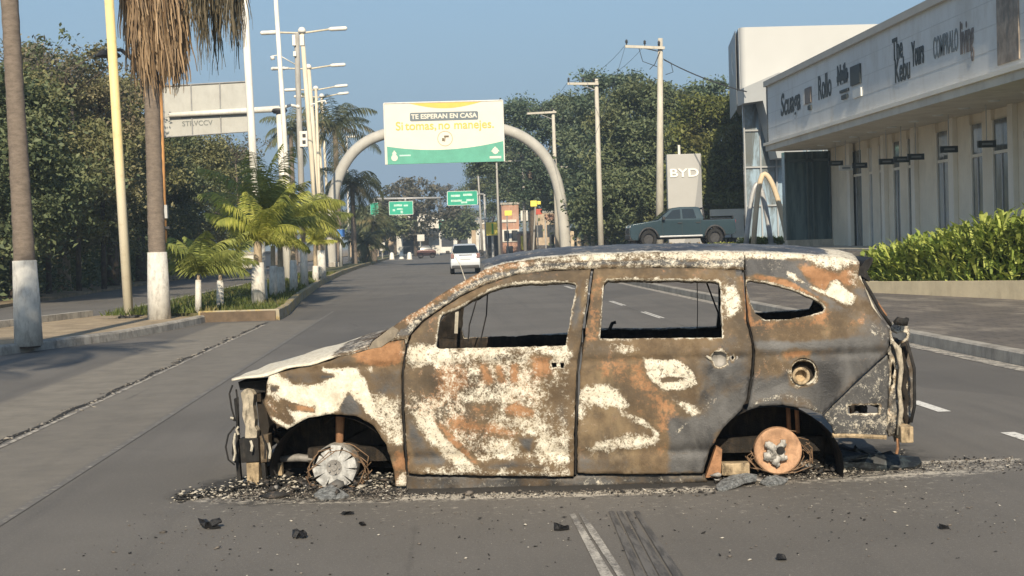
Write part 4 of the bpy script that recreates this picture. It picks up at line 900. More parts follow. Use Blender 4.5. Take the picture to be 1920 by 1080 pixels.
# ================================================================== VEGETATION
def leaf_quads(C, size, rng, up=.35, asp=.5, curl=True):
    """C (n,3) centres -> diamond leaves with random orientation"""
    n = len(C); nrm = rng.normal(0,1,(n,3)); nrm[:,2] = np.abs(nrm[:,2])+up; nrm /= np.linalg.norm(nrm,axis=1)[:,None]
    a = rng.normal(0,1,(n,3)); a -= (a*nrm).sum(1)[:,None]*nrm; a /= np.linalg.norm(a,axis=1)[:,None]; b_ = np.cross(nrm,a)
    s = (size*rng.uniform(.6,1.35,n))[:,None]
    V = np.stack([C-a*s, C-b_*s*asp+nrm*s*.12, C+a*s*1.0-nrm*s*.15, C+b_*s*asp+nrm*s*.12], 1)
    return V.reshape(-1,3), np.arange(n*4).reshape(-1,4)
def clump_crown(rng, h0, h1, rx, ry, nclump, per, csize, leaf, shape='round', lean=(0,0)):
    """leaf centres: clumps spread over an uneven crown"""
    C = []; cs = []
    H_ = h1-h0
    for i in range(nclump):
        u = rng.random(); t_ = u**.8
        if shape == 'round': prof = math.sqrt(max(.04, 1-(2*t_-1)**2))*(.86+.28*rng.random())
        elif shape == 'cone': prof = (1-t_)**.6*(.7+.5*rng.random())+.12
        else: prof = (.55+.5*math.sin(math.pi*min(1,t_*1.05)))*(.75+.4*rng.random())
        th = rng.uniform(0, 2*math.pi); rr = prof*(rng.random()**.33)
        c = np.array([rx*rr*math.cos(th)+lean[0]*t_, ry*rr*math.sin(th)+lean[1]*t_, h0+H_*t_]); s_ = csize*rng.uniform(.55,1.35)
        k = int(per*rng.uniform(.6,1.3)); d = rng.normal(0,1,(k,3)); d /= np.linalg.norm(d,axis=1)[:,None]; d *= (rng.random(k)**.45)[:,None]
        d[:,2] *= .62; p = c + d*s_*(1+.25*rng.normal(0,1,(k,1))); C.append(p); cs.append(c)
    C = np.concatenate(C); C = C[C[:,2] > h0-.6]
    return C, cs
TRUNK = M('bark', (.13,.105,.08), .95, .3, 4, .6, dirt=(.05,.042,.035), dirt_amt=.5)
PALEBARK = M('pale_bark', (.36,.29,.20), .95, .3, 4, .5, dirt=(.12,.09,.06), dirt_amt=.5)
WHITEWASH = M('whitewash', (.66,.64,.58), .9, .10, 6, .8, dirt=(.27,.24,.20), dirt_amt=.6)
LEAFL = leafmat('leaves_dusty', (.12,.13,.055), (.27,.26,.12), (.30,.24,.14), clump=.25)
LEAFL2 = leafmat('leaves_olive', (.14,.14,.065), (.28,.255,.14), (.34,.26,.17), clump=.35)
LEAFD = leafmat('leaves_dark', (.065,.095,.050), (.16,.185,.09), (.19,.19,.085), trans=.15, clump=.2)
LEAFDB = leafmat('leaves_bluegreen', (.055,.095,.062), (.14,.18,.11), (.16,.19,.10), trans=.15, clump=.2)
LEAFY = leafmat('leaves_yellowgreen', (.09,.115,.035), (.20,.21,.06), (.16,.15,.055), clump=.3)
LEAFG = leafmat('leaves_grey', (.09,.09,.07), (.20,.18,.14), (.07,.08,.04), clump=.4)
def tree(name, x, y, z, h0, h1, rx, ry, seed, mat, label, cat='tree', nclump=90, per=120, cs=.9, leaf=.16, shape='round', trunk=.22, tm=None, lean=(0,0), group=None, white=None, limbs=9):
    rng_ = np.random.default_rng(seed); o = empty(name, (x,y,z), label, cat, group)
    C, cl = clump_crown(rng_, h0, h1, rx, ry, nclump, per, cs, leaf, shape, lean)
    b = MB(); ht = h0+(h1-h0)*.45
    b.tube([(0,0,-.1),(rng_.normal(0,.08),rng_.normal(0,.08),ht*.4),(lean[0]*.3+rng_.normal(0,.15),lean[1]*.3,ht)], [trunk*1.25,trunk,trunk*.5], 9)
    for i in range(limbs):
        c = cl[int(rng_.integers(len(cl)))]; z0 = rng_.uniform(.35,.85)*ht; mid = np.array([c[0]*.45, c[1]*.45, (z0+c[2])/2+.1])
        b.tube([(lean[0]*.2,0,z0), tuple(mid), tuple(c)], [trunk*.45,trunk*.25,trunk*.08], 6)
    b.build('trunk', tm or TRUNK, o, True)
    if white: 
        b = MB(); b.tube([(0,0,0),(0,0,white)], [trunk*1.3,trunk*1.12], 12); b.build('whitewash_band', WHITEWASH, o, True)
    V_, F_ = leaf_quads(C, leaf, rng_); np_mesh('crown', V_, F_, mat, o)
    return o
def gp(px, py, z=0): return G(px, py, z)
# --- left roadside trees (Y, X from pixel)
def Xat(px, Y, py=470): return W(px, py, Y).x
LT = [ # px, Y, top px y, rx, mat, label
 (30, 52, 150, 3.6, LEAFL, 'dusty olive tree filling the left edge behind the first whitewashed palm', 'round', 21),
 (118, 60, 105, 3.4, LEAFL2, 'tall dusty tree with a bare pale trunk between the first palm and the yellow pole', 'round', 22),
 (210, 66, 165, 3.2, LEAFL, 'olive tree behind the yellow pole', 'round', 23),
 (262, 74, 225, 3.6, LEAFD, 'dark tree behind the palm with the dead frond skirt', 'round', 24),
 (352, 82, 258, 3.8, LEAFL, 'rounded olive tree below the back of the overhead sign', 'round', 25),
 (418, 96, 288, 3.2, LEAFD, 'dark rounded tree right of the overhead sign back', 'round', 26),
 (-60, 46, 150, 4.2, LEAFD, 'dark tree at the far left edge of the picture', 'round', 27),
]
for px, Y, ty, rx, mt, lab, shp, sd_ in LT:
    x = Xat(px, Y); top = W(px, ty, Y).z
    pale = sd_ == 22
    tree('roadside_tree', x, Y, .1, 1.6, top, rx, 3.0, sd_, mt, lab, nclump=120, per=260, cs=.95, leaf=.095, trunk=.24, tm=PALEBARK if pale else TRUNK, shape='full', white=None)
# wispy twigs standing above the tree line
def sprig(px, py, Y, r, n, seed, mat, name='bare_twigs'):
    pass
rng_ = np.random.default_rng(77)
# undergrowth under the left trees
n = 26000; yy = rng_.uniform(44,112,n); xx = -15.6-.035*(yy-44)+rng_.normal(0,1.1,n)-np.abs(rng_.normal(0,1.4,n)); zz = np.abs(rng_.normal(0,1,n))*(.9+.9*np.sin(yy*.55)**2)
V_, F_ = leaf_quads(np.c_[xx,yy,zz+.1], .13, rng_); tag(np_mesh('undergrowth', V_, F_, LEAFD), 'dark undergrowth beneath the roadside trees', None, None, 'stuff')
# far wood behind left trees
C = []
for i in range(260):
    y = rng_.uniform(60,150); c = np.array([rng_.uniform(-34,-20.5)-(y-60)*.05, y, rng_.uniform(1,6.8)]); d = rng_.normal(0,1,(90,3))*np.array([1.3,1.3,.9]); C.append(c+d)
V_, F_ = leaf_quads(np.concatenate(C), .2, rng_); tag(np_mesh('woodland', V_, F_, LEAFD), 'dark woodland behind the roadside trees', None, None, 'stuff')
# --- palms
FR_Y = leafmat('frond_sunny', (.34,.38,.07), (.58,.56,.14), (.24,.28,.07), trans=.4, clump=1.0)
FR_G = leafmat('frond_green', (.17,.21,.06), (.34,.37,.10), (.44,.43,.12), trans=.3, clump=.8)
FR_D = leafmat('frond_dark', (.060,.080,.040), (.14,.15,.075), (.24,.19,.10), trans=.25, clump=.6)
FR_B = leafmat('frond_dead', (.15,.095,.05), (.46,.33,.20), (.08,.06,.045), trans=.15, clump=1.6)
def frond(V, Fc, base, az, el, L, droop, rng, nl=34, lw=.022, ll=.34, hang=.35):
    """pinnate frond: rachis plus leaflets as narrow folded strips"""
    N = nl; pts = []; p = np.array(base, float); e = el
    for i in range(N+1):
        pts.append(p.copy()); d = np.array([math.cos(az)*math.cos(e), math.sin(az)*math.cos(e), math.sin(e)]); p = p + d*L/N; e -= droop/N*(1+.8*i/N)
    pts = np.array(pts); side = np.array([-math.sin(az), math.cos(az), 0.])
    for i in range(1, N):
        f = i/N; l = L*ll*math.sin(math.pi*min(1,.12+f*.86))**.7*rng.uniform(.85,1.1); t_ = pts[i+1]-pts[i-1]; t_ /= np.linalg.norm(t_)
        for sg in (-1,1):
            d = side*sg*.85 + t_*.55 + np.array([0,0,-hang*rng.uniform(.4,1.5)]); d /= np.linalg.norm(d)
            w_ = np.cross(d, np.array([0,0,1.])); w_ /= max(1e-6,np.linalg.norm(w_)); w_ = w_*.35 + t_*.8
            tip = pts[i]+d*l+np.array([0,0,-l*hang*.6]); mid = pts[i]+d*l*.5
            k = len(V); V += [pts[i]-w_*lw*.5, pts[i]+w_*lw*.5, mid+w_*lw*.9, mid-w_*lw*.9, tip]; Fc += [(k,k+1,k+2,k+3),(k+3,k+2,k+4)]
    k = len(V); s2 = side*.018
    for i in range(N+1): V += [pts[i]-s2*(1-.8*i/N), pts[i]+s2*(1-.8*i/N)]
    Fc += [(k+2*i,k+2*i+1,k+2*i+3,k+2*i+2) for i in range(N)]
    k = len(V); s3 = np.array([0,0,.018])
    for i in range(N+1): V += [pts[i]-s3*(1-.8*i/N), pts[i]+s3*(1-.8*i/N)]
    Fc += [(k+2*i,k+2*i+1,k+2*i+3,k+2*i+2) for i in range(N)]
def palm(name, p, top, r0, r1, nf, L, seed, mat, label, el=(-.5,1.2), droop=(.9,1.6), white=1.0, cat='palm', group=None, trunkmat=None, nl=34, lw=.03, ll=.30, hang=.35, wr=None, mats2=None, bias=None, split=.0):
    """top = (dx,dy,h) of the crown"""
    r = np.random.default_rng(seed); o = empty(name, p, label, cat, group); dx, dy, h = top
    b = MB()
    if h > .4:
        n = 14 if h < 6 else 90; pts = [(dx*(i/n)**1.3, dy*(i/n)**1.3, -.05+h*i/n) for i in range(n+1)]; b_n=n; rad = [(r0+(r1-r0)*(i/n)**.7)*(1+(.035 if i%2 else -.02)+r.normal(0,.012)) for i in range(n+1)]; b.tube(pts, rad, 16); b.build('trunk', trunkmat or TRUNK, o, True)
    if white:
        b = MB(); rw = wr or r0; f = min(1, white/max(h,.01)); rt_ = r0+(r1-r0)*f**.7
        b.tube([(0,0,-.02),(dx*(.5*f)**1.3,dy*(.5*f)**1.3,white*.5),(dx*f**1.3,dy*f**1.3,white)], [rw*1.14+.02,rw*1.06+.02,max(rt_,rw*.9)+.02], 16); b.build('whitewash_band', WHITEWASH, o, True)
    V = []; Fc = []
    for i in range(nf):
        az = 2.399*i + r.normal(0,.25); e = el[0]+(el[1]-el[0])*((i+.5)/nf)**.8 + r.normal(0,.08)
        if bias is not None and r.random() < split: az = bias + r.normal(0,.5)
        frond(V, Fc, (dx,dy,h), az, e, L*r.uniform(.8,1.1), r.uniform(*droop), r, nl, lw, ll, hang)
    me = bpy.data.meshes.new('crown'); me.from_pydata([tuple(v) for v in V], [], Fc); me.update(); link_mesh('crown', me, mat, o)
    return o
PT1 = M('palm_trunk_grey', (.19,.155,.125), .95, .2, 7, .6, dirt=(.09,.075,.06), dirt_amt=.5, stretch=(1,1,2.5))
def base(px, py, z): p = G(px, py, z); p.z = z; return p
# first whitewashed palm at the left edge
p = base(54, 646, .12); tpx = W(10, -40, p.y); t_ = tpx-p
o = palm('tall_palm', p, (t_.x*2.0, t_.y, 14.0), .185, .08, 22, 2.4, 31, FR_D, 'tall palm with a whitewashed foot at the left edge', white=1.33, trunkmat=PT1, wr=.175)
# second palm with dead skirt
p = base(299, 597, .14); t_ = W(286, 170, p.y)-p
sk = palm('skirted_palm', p, (t_.x*2.3, 0, 12.8), .20, .11, 24, 2.2, 32, FR_G, 'tall palm with a skirt of dead brown fronds and a whitewashed foot', white=1.38, trunkmat=PT1, wr=.195)
r = np.random.default_rng(5); V = []; Fc = []
def strips(V, Fc, cx, cy, ztop, zbot, rad0, rad1, n, r, wd=.03, seg=6):
    for i in range(n):
        a = r.uniform(0, 6.283); q = r.random()**.6; z0 = zbot+(ztop-zbot)*(.25+.8*r.random()); ln = r.uniform(.6,1.6); 
        f0 = (z0-zbot)/(ztop-zbot); R0 = rad0+(rad1-rad0)*min(1.1,f0); rr = R0*(.35+.65*q)
        x, y = cx+rr*math.cos(a), cy+rr*math.sin(a); w_ = wd*r.uniform(.4,1.3); tx, ty = -math.sin(a)*w_, math.cos(a)*w_; ta = r.uniform(0,6.28); tx, ty = w_*math.cos(ta), w_*math.sin(ta)
        dxy = r.normal(0,.06,2); k = len(V)
        for j in range(seg+1):
            f = j/seg; wz = (1-.75*f); xx = x+dxy[0]*f*ln+.02*math.sin(f*9+a); yy = y+dxy[1]*f*ln
            sc_ = 1-.18*f*math.exp(-f); V += [(xx*1.0-tx*wz, yy-ty*wz, z0-ln*f),(xx+tx*wz, yy+ty*wz, z0-ln*f)]
        Fc += [(k+2*j,k+2*j+1,k+2*j+3,k+2*j+2) for j in range(seg)]
sx0 = t_.x*.62
strips(V, Fc, sx0*.9+.16, 0, 9.4, 4.95, .34, 1.02, 5000, r, .036)
me = bpy.data.meshes.new('dead_skirt'); me.from_pydata(V, [], Fc); me.update(); link_mesh('dead_skirt', me, FR_B, sk)
V = []; Fc = []     # long loose fronds hanging to the right and left
for i in range(26):
    cx = sx0+r.uniform(.9,1.95); cy = r.uniform(-.8,.8); zt = r.uniform(7.3,9); 
    strips(V, Fc, cx, cy, zt, r.uniform(5.3,6.9) if cx<sx0+1.3 else r.uniform(6.3,7.2), .05, .13, 34, r, .02)
me = bpy.data.meshes.new('hanging_fronds'); me.from_pydata(V, [], Fc); me.update(); link_mesh('hanging_fronds', me, leafmat('frond_dead_grey', (.06,.055,.035),(.20,.16,.10),(.03,.035,.02), trans=.1, clump=1.5), sk)
# palms outside the frame on the same median whose crowns shade it
for i, (x, y) in enumerate(((-8.0,4.5),(-7.0,8.6))):
    palm('tall_palm', (x,y,.1), (.1,0,8.6), .23, .17, 24, 2.6, 60+i, FR_D, ('palm on the median just outside the left edge','palm on the median beside the camera')[i], white=1.3, trunkmat=PT1)
# young coconut palms in the planted median
SP = [ # px, py base, trunk h, r, L, nf, mat, white, el, label
 (372,586,.75,.045,1.9,11,FR_G,.70,(.35,1.35),'young coconut palm with drooping fronds on a thin whitewashed stem, nearest the median end',-1),
 (413,576,.70,.060,1.9,9,FR_G,.62,(.5,1.45),'small coconut palm with a thin dirty whitewashed stem, second from the median end',0),
 (485,570,1.05,.135,2.35,15,FR_Y,1.0,(.1,1.4),'coconut palm on a stout whitewashed foot with yellow green fronds',0),
 (513,556,.95,.085,2.4,12,FR_G,.85,(.2,1.45),'coconut palm just right of the stoutest whitewashed foot',0),
 (527,553,1.5,.095,2.5,13,FR_Y,.80,(.0,1.4),'coconut palm with a short whitewashed foot behind the stout one',0),
 (551,545,1.7,.095,2.7,13,FR_Y,.95,(-.1,1.3),'bright green palm on a tall slim trunk below the white lamp posts',0),
 (571,538,1.8,.10,2.6,14,FR_G,1.5,(-.3,1.2),'palm with a long whitewashed trunk beside the cream posts',0),
 (592,527,1.0,.10,2.0,12,FR_Y,.6,(.0,1.3),'low bright palm left of the arch foot',0),
 (603,523,1.4,.16,2.6,10,FR_D,1.2,(-.2,1.2),'ragged palm with a curved dead leaf beside the arch foot',0),
]
for i,(px,py,h,r0,L,nf,mt,wh,el,lab,bz) in enumerate(SP):
    p = base(px, py, .2); palm('coconut_palm', p, (.03,0,h+(.5 if i>1 else .1)), r0, r0*.7, nf, L*(.66 if i < 7 else .5), 100+i, mt, lab, el=(max(.25,el[0]+.25),el[1]+.1), droop=(.4,1.3), white=wh, nl=46, lw=.022, ll=.34, hang=.5, trunkmat=PALEBARK, group='young palms along the planted median')
# tall ones that give the big upright crown
p = base(497,562,.2); palm('coconut_palm', p, (0,0,2.3), .07, .05, 9, 1.9, 140, FR_G, 'taller palm with upright fronds behind the stout whitewashed one', el=(.5,1.5), droop=(.2,.8), white=0, nl=50, lw=.022, ll=.30, hang=.45, trunkmat=WHITEWASH, group='young palms along the planted median')
# dark mature palms by the arch
for i,(px,cy,Y,L,nf,lab) in enumerate(((628,235,104,3.9,26,'tall dark palm with a full crown behind the lamp posts'),(660,345,112,3.3,24,'palm with hanging dry fronds behind the left foot of the arch'),(700,420,128,3.0,20,'shorter palm seen through the arch'),(683,455,118,2.4,18,'low drooping palm beyond the arch foot'),(545,245,118,3.2,20,'dark palm crown left of the lamp post cluster'))):
    c = W(px, cy, Y); palm('mature_palm', (c.x, Y, .2), (0,0,c.z-.2), .24, .17, nf, L, 200+i, FR_D, lab, el=(-1.1,1.35), droop=(.7,1.7), white=0, nl=26, lw=.06, ll=.26, hang=.6, trunkmat=PT1)
# --- right-hand tree mass
RT = [
 (1000,128,190,5.2,LEAFDB,'dark blue green tree above the far shops, left of the arch shoulder'),
 (1095,132,178,4.4,LEAFD,'dark tree crown directly behind the right limb of the arch'),
 (1158,112,142,4.4,LEAFDB,'tallest dark tree behind the crossarm pole beside the arch'),
 (1215,98,165,4.0,LEAFD,'dark tree between the two tall concrete poles'),
 (1300,100,158,4.6,LEAFDB,'dark tree above the grey pylon sign'),
 (1372,88,185,4.0,LEAFY,'yellowish tree crown against the showroom corner'),
 (1352,88,285,2.6,LEAFY,'lower yellow green tree right of the grey pylon sign'),
 (1190,92,330,3.6,LEAFD,'lower dark tree behind the pickup bonnet'),
 (955,185,265,5.4,LEAFD,'far dark tree over the yellow shop sign'),
]
for i,(px,Y,ty,rx,mt,lab) in enumerate(RT):
    x = Xat(px, Y); top = W(px, ty, Y).z
    tree('broadleaf_tree', x, Y, .8, (4.6 if px < 1030 else 1.0), top-.8, rx, 3.4, 300+i, mt, lab, nclump=130, per=280, cs=1.1, leaf=.135, trunk=.25, shape='full', limbs=6)
rng_ = np.random.default_rng(78); C = []
for i in range(420):
    y = rng_.uniform(100,165); x = Xat(rng_.uniform(1100,1420), y) if i%4 else Xat(rng_.uniform(960,1110), y+75); y = y if i%4 else y+75; c = np.array([x, y+4, rng_.uniform(1,9.0)+(0 if i%4 else 4)]); C.append(c+rng_.normal(0,1,(80,3))*np.array([1.4,1.4,1.0]))
V_, F_ = leaf_quads(np.concatenate(C), .26, rng_); tag(np_mesh('woodland', V_, F_, LEAFD), 'dense dark woodland behind the showroom', None, None, 'stuff')
# far trees down the road
for i,(px,Y,ty,rx,mt,lab) in enumerate(((780,190,342,6.0,LEAFG,'half bare grey tree standing over the far road signs'),(742,210,372,4.5,LEAFG,'bare grey tree over the left far sign'),(925,260,335,7,LEAFD,'far tree right of the green overhead sign'),(700,170,400,4,LEAFD,'small dark far tree left of the green sign'),(862,215,405,2.4,LEAFD,'small tree right above the white car'),(830,300,350,8,LEAFG,'pale far tree at the end of the avenue'))):
    x = Xat(px, Y); top = W(px, ty, Y).z
    tree('distant_tree', x, Y, .1, 2.5, top, rx, rx, 330+i, mt, lab, nclump=70 if mt is LEAFG else 90, per=70, cs=1.2, leaf=.26, trunk=.3, limbs=22 if mt is LEAFG else 8)
# --- bush in front of the shops
BL = leafmat('strap_leaves', (.29,.39,.08), (.56,.60,.16), (.20,.25,.06), trans=.35, clump=1.6)
def bush(name, pts, hfun, wid, n, L, mat, label, seed, lw=.036, z0=.15, cat='hedge'):
    r = np.random.default_rng(seed); V = []; Fc = []; P_ = np.array(pts); 
    for i in range(n):
        t_ = r.random()*(len(P_)-1); k0 = int(t_); f = t_-k0; c = P_[k0]*(1-f)+P_[min(k0+1,len(P_)-1)]*f; h = hfun(t_/(len(P_)-1))
        off = r.uniform(0,wid); x, y = c[0]+off*.8, c[1]+off*.25+r.normal(0,.1); zz = z0+h*r.random()**.7*(.80+.34*math.sin(t_*9+2)*math.sin(t_*23)*.5+.0)
        az = r.uniform(0,6.283); el = r.uniform(.2,1.45); l = L*r.uniform(.6,1.3); d = np.array([math.cos(az)*math.cos(el), math.sin(az)*math.cos(el), math.sin(el)]); s_ = np.array([-math.sin(az), math.cos(az), 0])*lw*r.uniform(.6,1.3)
        p0 = np.array([x,y,zz]); p1 = p0+d*l*.6; p2 = p0+d*l*.9+np.array([math.cos(az),math.sin(az),-.5])*l*.22; k = len(V)
        V += [p0-s_*.4,p0+s_*.4,p1+s_,p1-s_,p2]; Fc += [(k,k+1,k+2,k+3),(k+3,k+2,k+4)]
    me = bpy.data.meshes.new(name); me.from_pydata([tuple(v) for v in V], [], Fc); me.update(); o = link_mesh(name, me, mat)
    return tag(o, label, cat)
bush('hedge', [(9.55,32.3),(10.3,29.3),(11.2,26.3),(12.2,22.5),(13.0,19.5)], lambda f: .78+1.12*min(1,f*1.9), 1.3, 13000, .38, BL, 'bright yellow green strap leaved hedge in front of the shops', 9, z0=.2, lw=.042)
bush('shrub', [(Xat(1385,60),60),(Xat(1440,60),60)], lambda f: .35, 1.2, 1800, .22, FR_G, 'low green shrub right of the pickup tail', 10, z0=.95, cat='shrub')
bush('shrub', [(Xat(1322,60),60),(Xat(1385,60),60)], lambda f: .22, 1.2, 1800, .18, FR_G, 'low green shrub in front of the pickup rear wheel', 12, z0=.9, cat='shrub')
bush('dry_shrub', [(Xat(1228,60),60),(Xat(1286,60),60)], lambda f: .32, 1.0, 1600, .18, leafmat('dry_grass', (.22,.16,.08),(.38,.29,.16), clump=1), 'dry brown shrub below the pickup doors', 11, z0=.85, cat='shrub')
# planter wall
strip('planter_wall', [(9.35,31.6,.12),(9.5,31,.12),(10.66,26.2,.22),(11.5,22.6,.42),(12.6,18,.62)], [(-.1,-.3),(-.1,.27),(.12,.27),(.12,-.3)], M('cream_render', (.62,.53,.36), .9, .1, 1.5, .2, dirt=(.36,.29,.19), dirt_amt=.4))
o = bpy.data.objects['planter_wall']; tag(o, 'low cream rendered planter wall below the bright hedge', 'wall')

for i,(px,py,Y,h_) in enumerate(((72,70,55,2.2),(130,95,58,2.0),(178,110,60,2.4),(20,90,52,1.8),(440,262,90,1.6))):
    r = np.random.default_rng(400+i); c = W(px,py,Y); ob = empty('sapling_top', (c.x, Y, .1), ('thin twiggy shoot with a dark leaf tuft above the left trees','wispy twiggy shoot left of the yellow pole','wispy twiggy shoot touching the yellow pole','wispy shoot beside the first palm','dry twiggy treetop right of the overhead sign')[i], 'tree'); b = MB(); top_ = c.z
    b.tube([(0,0,0),(.1,0,top_*.5),(0,0,top_-h_)], [.12,.08,.05], 7); C = []
    for k in range(26):
        p0 = np.array([0,0,top_-h_+r.random()*.6]); d = np.array([r.normal(0,.75), r.normal(0,.4), r.uniform(.3,1.)]); p1 = p0+d*h_*r.uniform(.4,.95); b.tube([tuple(p0), tuple((p0+p1)/2+r.normal(0,.08,3)), tuple(p1)], [.03,.02,.008], 4); C.append(p1+r.normal(0,.16,(int(r.integers(4,34)),3)))
    b.build('trunk', TRUNK, ob, True); V_, F_ = leaf_quads(np.concatenate(C), .09, r); np_mesh('crown', V_, F_, LEAFG if i != 0 else LEAFD, ob)
# ================================================================== POLES, SIGNS, ARCH
CREAMP = M('cream_paint', (.62,.56,.43), .6, .12, 3, .1, dirt=(.35,.27,.17), dirt_amt=.35, stretch=(1,1,.2))
WHITEP = M('white_paint', (.72,.70,.64), .6, .10, 3, .1, dirt=(.4,.33,.22), dirt_amt=.3, stretch=(1,1,.2))
YELP = NT('yellow_white_pole'); sx = YELP.n('ShaderNodeSeparateXYZ'); YELP.L(YELP.tc.outputs['Object'], sx.inputs[0]); cc = YELP.mix(YELP.sstep(sx.outputs[2], 2.2, 4.2), (.66,.60,.46), (.76,.62,.30)); cc = YELP.mix(YELP.math('MULTIPLY', YELP.sstep(YELP.noise(4,5,.7), .5,.7), .3), cc, (.35,.28,.16)); YELP.col(cc); YELP.set(.6); YELP = YELP.m
ORNP = M('orange_rust_pole', (.52,.27,.10), .7, .25, 3, .2, dirt=(.2,.11,.06), dirt_amt=.5, stretch=(1,1,.3))
GREYP = M('grey_pole', (.34,.33,.30), .7, .15, 3, .2, dirt=(.18,.16,.14), dirt_amt=.5, stretch=(1,1,.25))
CONCPOLE = M('concrete_pole', (.50,.47,.40), .85, .12, 3, .3, dirt=(.3,.27,.22), dirt_amt=.4, stretch=(1,1,.25))
DARKM = M('dark_metal', (.04,.04,.042), .6, .3, 6, .2)
STEEL = M('galvanised', (.42,.42,.41), .5, .12, 4, .1, metal=.3)
def pole(name, bx, by, tx, ty, Y, r0, r1, mat, label, cat='pole', z0=.15, extra=None, group=None):
    bpt = W(bx, by, Y); bpt.z = z0; tp = W(tx, ty, Y); o = empty(name, bpt, label, cat, group); t_ = tp-bpt
    b = MB(); b.tube([(0,0,0),tuple(t_*.5),tuple(t_)], [r0,(r0+r1)/2,r1], 14); b.build('shaft', mat, o, True)
    b = MB(); b.box((0,0,.02),(r0*3.6,r0*3.6,.04))
    for i in range(4): a = math.pi/4+i*math.pi/2; b.tube([(r0*1.9*math.cos(a),r0*1.9*math.sin(a),.0),(r0*1.9*math.cos(a),r0*1.9*math.sin(a),.09)], .015, 6)
    b.build('base_plate', DARKM, o)
    return o, (lambda px, py, dy=0: W(px, py, Y+dy)-bpt)
pole('street_pole', 242, 605, 202, -40, 31.4, .105, .10, YELP, 'yellow and white painted pole between the two whitewashed palms', z0=.13)
o, f = pole('street_lamp', 312, 592, 298, 150, 35, .085, .075, ORNP, 'orange rusty lamp post behind the skirted palm with a dark lamp on a bent arm', 'street lamp', z0=.2)
b = MB(); b.tube([f(299,170), f(283,190), f(271,178), f(268,134), f(262,124), f(228,94), f(215,93)], .045, 8); b.build('arm', DARKM, o, True)
b = MB(); c = f(203,104); b.lathe([(.02,.14),(.16,.12),(.28,.02),(.30,-.03),(.0,-.05)], 18, 'z', tuple(c)); b.build('lamp_head', DARKM, o, True)
b = MB(); c = f(309,397); b.box(tuple(c+Vector((0,-.05,0))), (.16,.16,.32)); b.build('meter_box', STEEL, o)
b = MB(); c = f(310,427); b.box(tuple(c), (.24,.24,.06)); b.build('clamp', DARKM, o)
pole('lamp_post', 489, 549, 455, -50, 50, .145, .12, WHITEP, 'tall white post right of the overhead sign back', z0=.2)
pole('lamp_post', 551, 528, 514, -50, 60, .12, .085, WHITEP, 'tall thin white post crossing the sign mast flange', z0=.2)
# overhead sign seen from the back
o, f = pole('sign_mast', 541, 525, 525, 208, 62, .21, .17, WHITEP, 'overhead road sign seen from behind on a white cantilever mast', 'road sign', z0=.2)
b = MB(); c = f(524,208); b.lathe([(0,.09),(.30,.09),(.34,.0),(.26,-.10),(0,-.10)], 16, 'z', tuple(c)); b.build('flange', DARKM, o, auto=40)
b = MB(); b.tube([f(316,216), f(420,210), f(524,204)], [.10,.12,.14], 12); b.build('arm', WHITEP, o, True)
b = MB(); b.tube([f(524,204), f(545,197), f(560,200)], [.08,.06,.05], 8); b.tube([f(556,199),f(562,201)], [.09,.07], 8); b.build('lamp_bracket', WHITEP, o, True)
b = MB(); q = [f(304,161), f(466,152), f(468,246), f(308,257)]; b.add([tuple(v+Vector((0,.14+k,0))) for k in (0,.04) for v in q], [(0,1,2,3),(7,6,5,4),(0,4,5,1),(1,5,6,2),(2,6,7,3),(3,7,4,0)]); b.build('sign_panel', M('sign_back', (.40,.40,.37), .6, .06, 2, .05, metal=.1, dirt=(.3,.29,.26), dirt_amt=.4), o)
b = MB()
for fx in (0,.325,.66,1.0):
    a_ = q[0].lerp(q[1], fx); c_ = q[3].lerp(q[2], fx); b.tube([a_+Vector((0,.10,0)), c_+Vector((0,.10,0))], .025, 4)
b.tube([q[0]+Vector((0,.1,0)), q[1]+Vector((0,.1,0))], .03, 4); b.tube([q[3]+Vector((0,.1,0)), q[2]+Vector((0,.1,0))], .03, 4); b.build('stiffener', STEEL, o)
b = MB(); a_ = f(338,216); c_ = f(462,209); b.tube([a_+Vector((0,.05,-.05)), c_+Vector((0,.05,-.05))], .05, 4); b.build('rail', DARKM, o)
text('stencil', 'STRVCCV', .30, tuple(f(369,231)+Vector((0,.13,0))), (R(90),R(-1),0), M('stencil_grey', (.17,.18,.17), .8, .1), o, .003, .004)
# double arm lamps
def dlamp(bx, by, tx, ty, Y, lx, ly, rx_, ry_, label, r=.13, cap=True, grp='double arm street lamps on the median'):
    o, f = pole('double_lamp', bx, by, tx, ty, Y, r*1.25, r*.9, CREAMP, label, 'street lamp', z0=.2, group=grp); t_ = f(tx, ty)
    b = MB(); b.tube([f(lx+(tx-lx)*.35, ly+(ty-ly)*.3), t_+Vector((0,0,-.12)), f(rx_-(rx_-tx)*.4, ry_+(ty-ry_)*.4)], .055, 8); b.build('arm', CREAMP, o, True)
    for (ax, ay, sgn) in ((lx,ly,1),(rx_,ry_,-1)):
        a0 = f(ax,ay); a1 = f(ax+(tx-ax)*.42, ay+(ty-ay)*.38); b = MB(); d = (a1-a0); b.tube([a0, a0+d*.08, a0+d*.85, a1], [.06,.12,.12,.06], 8); b.build('lamp_head', WHITEP, o, True)
    if cap: b = MB(); b.lathe([(.0,.22),(.14,.18),(.22,.05),(.22,-.10),(0,-.12)], 14, 'z', tuple(t_)); b.build('cap', WHITEP, o, True)
    return o, f
dlamp(601,520,566,58,80, 488,62,651,53, 'tallest double arm street lamp of the median row, with a round cap')
dlamp(607,512,578,126,96, 508,129,648,121, 'second tallest double arm street lamp, its arms just below the first pair', r=.16)
dlamp(614,505,592,166,112, 533,169,652,160, 'third double arm street lamp down the median row', r=.12)
dlamp(620,500,603,180,126, 551,181,654,174, 'lowest double arm street lamp just under the third one', r=.11)
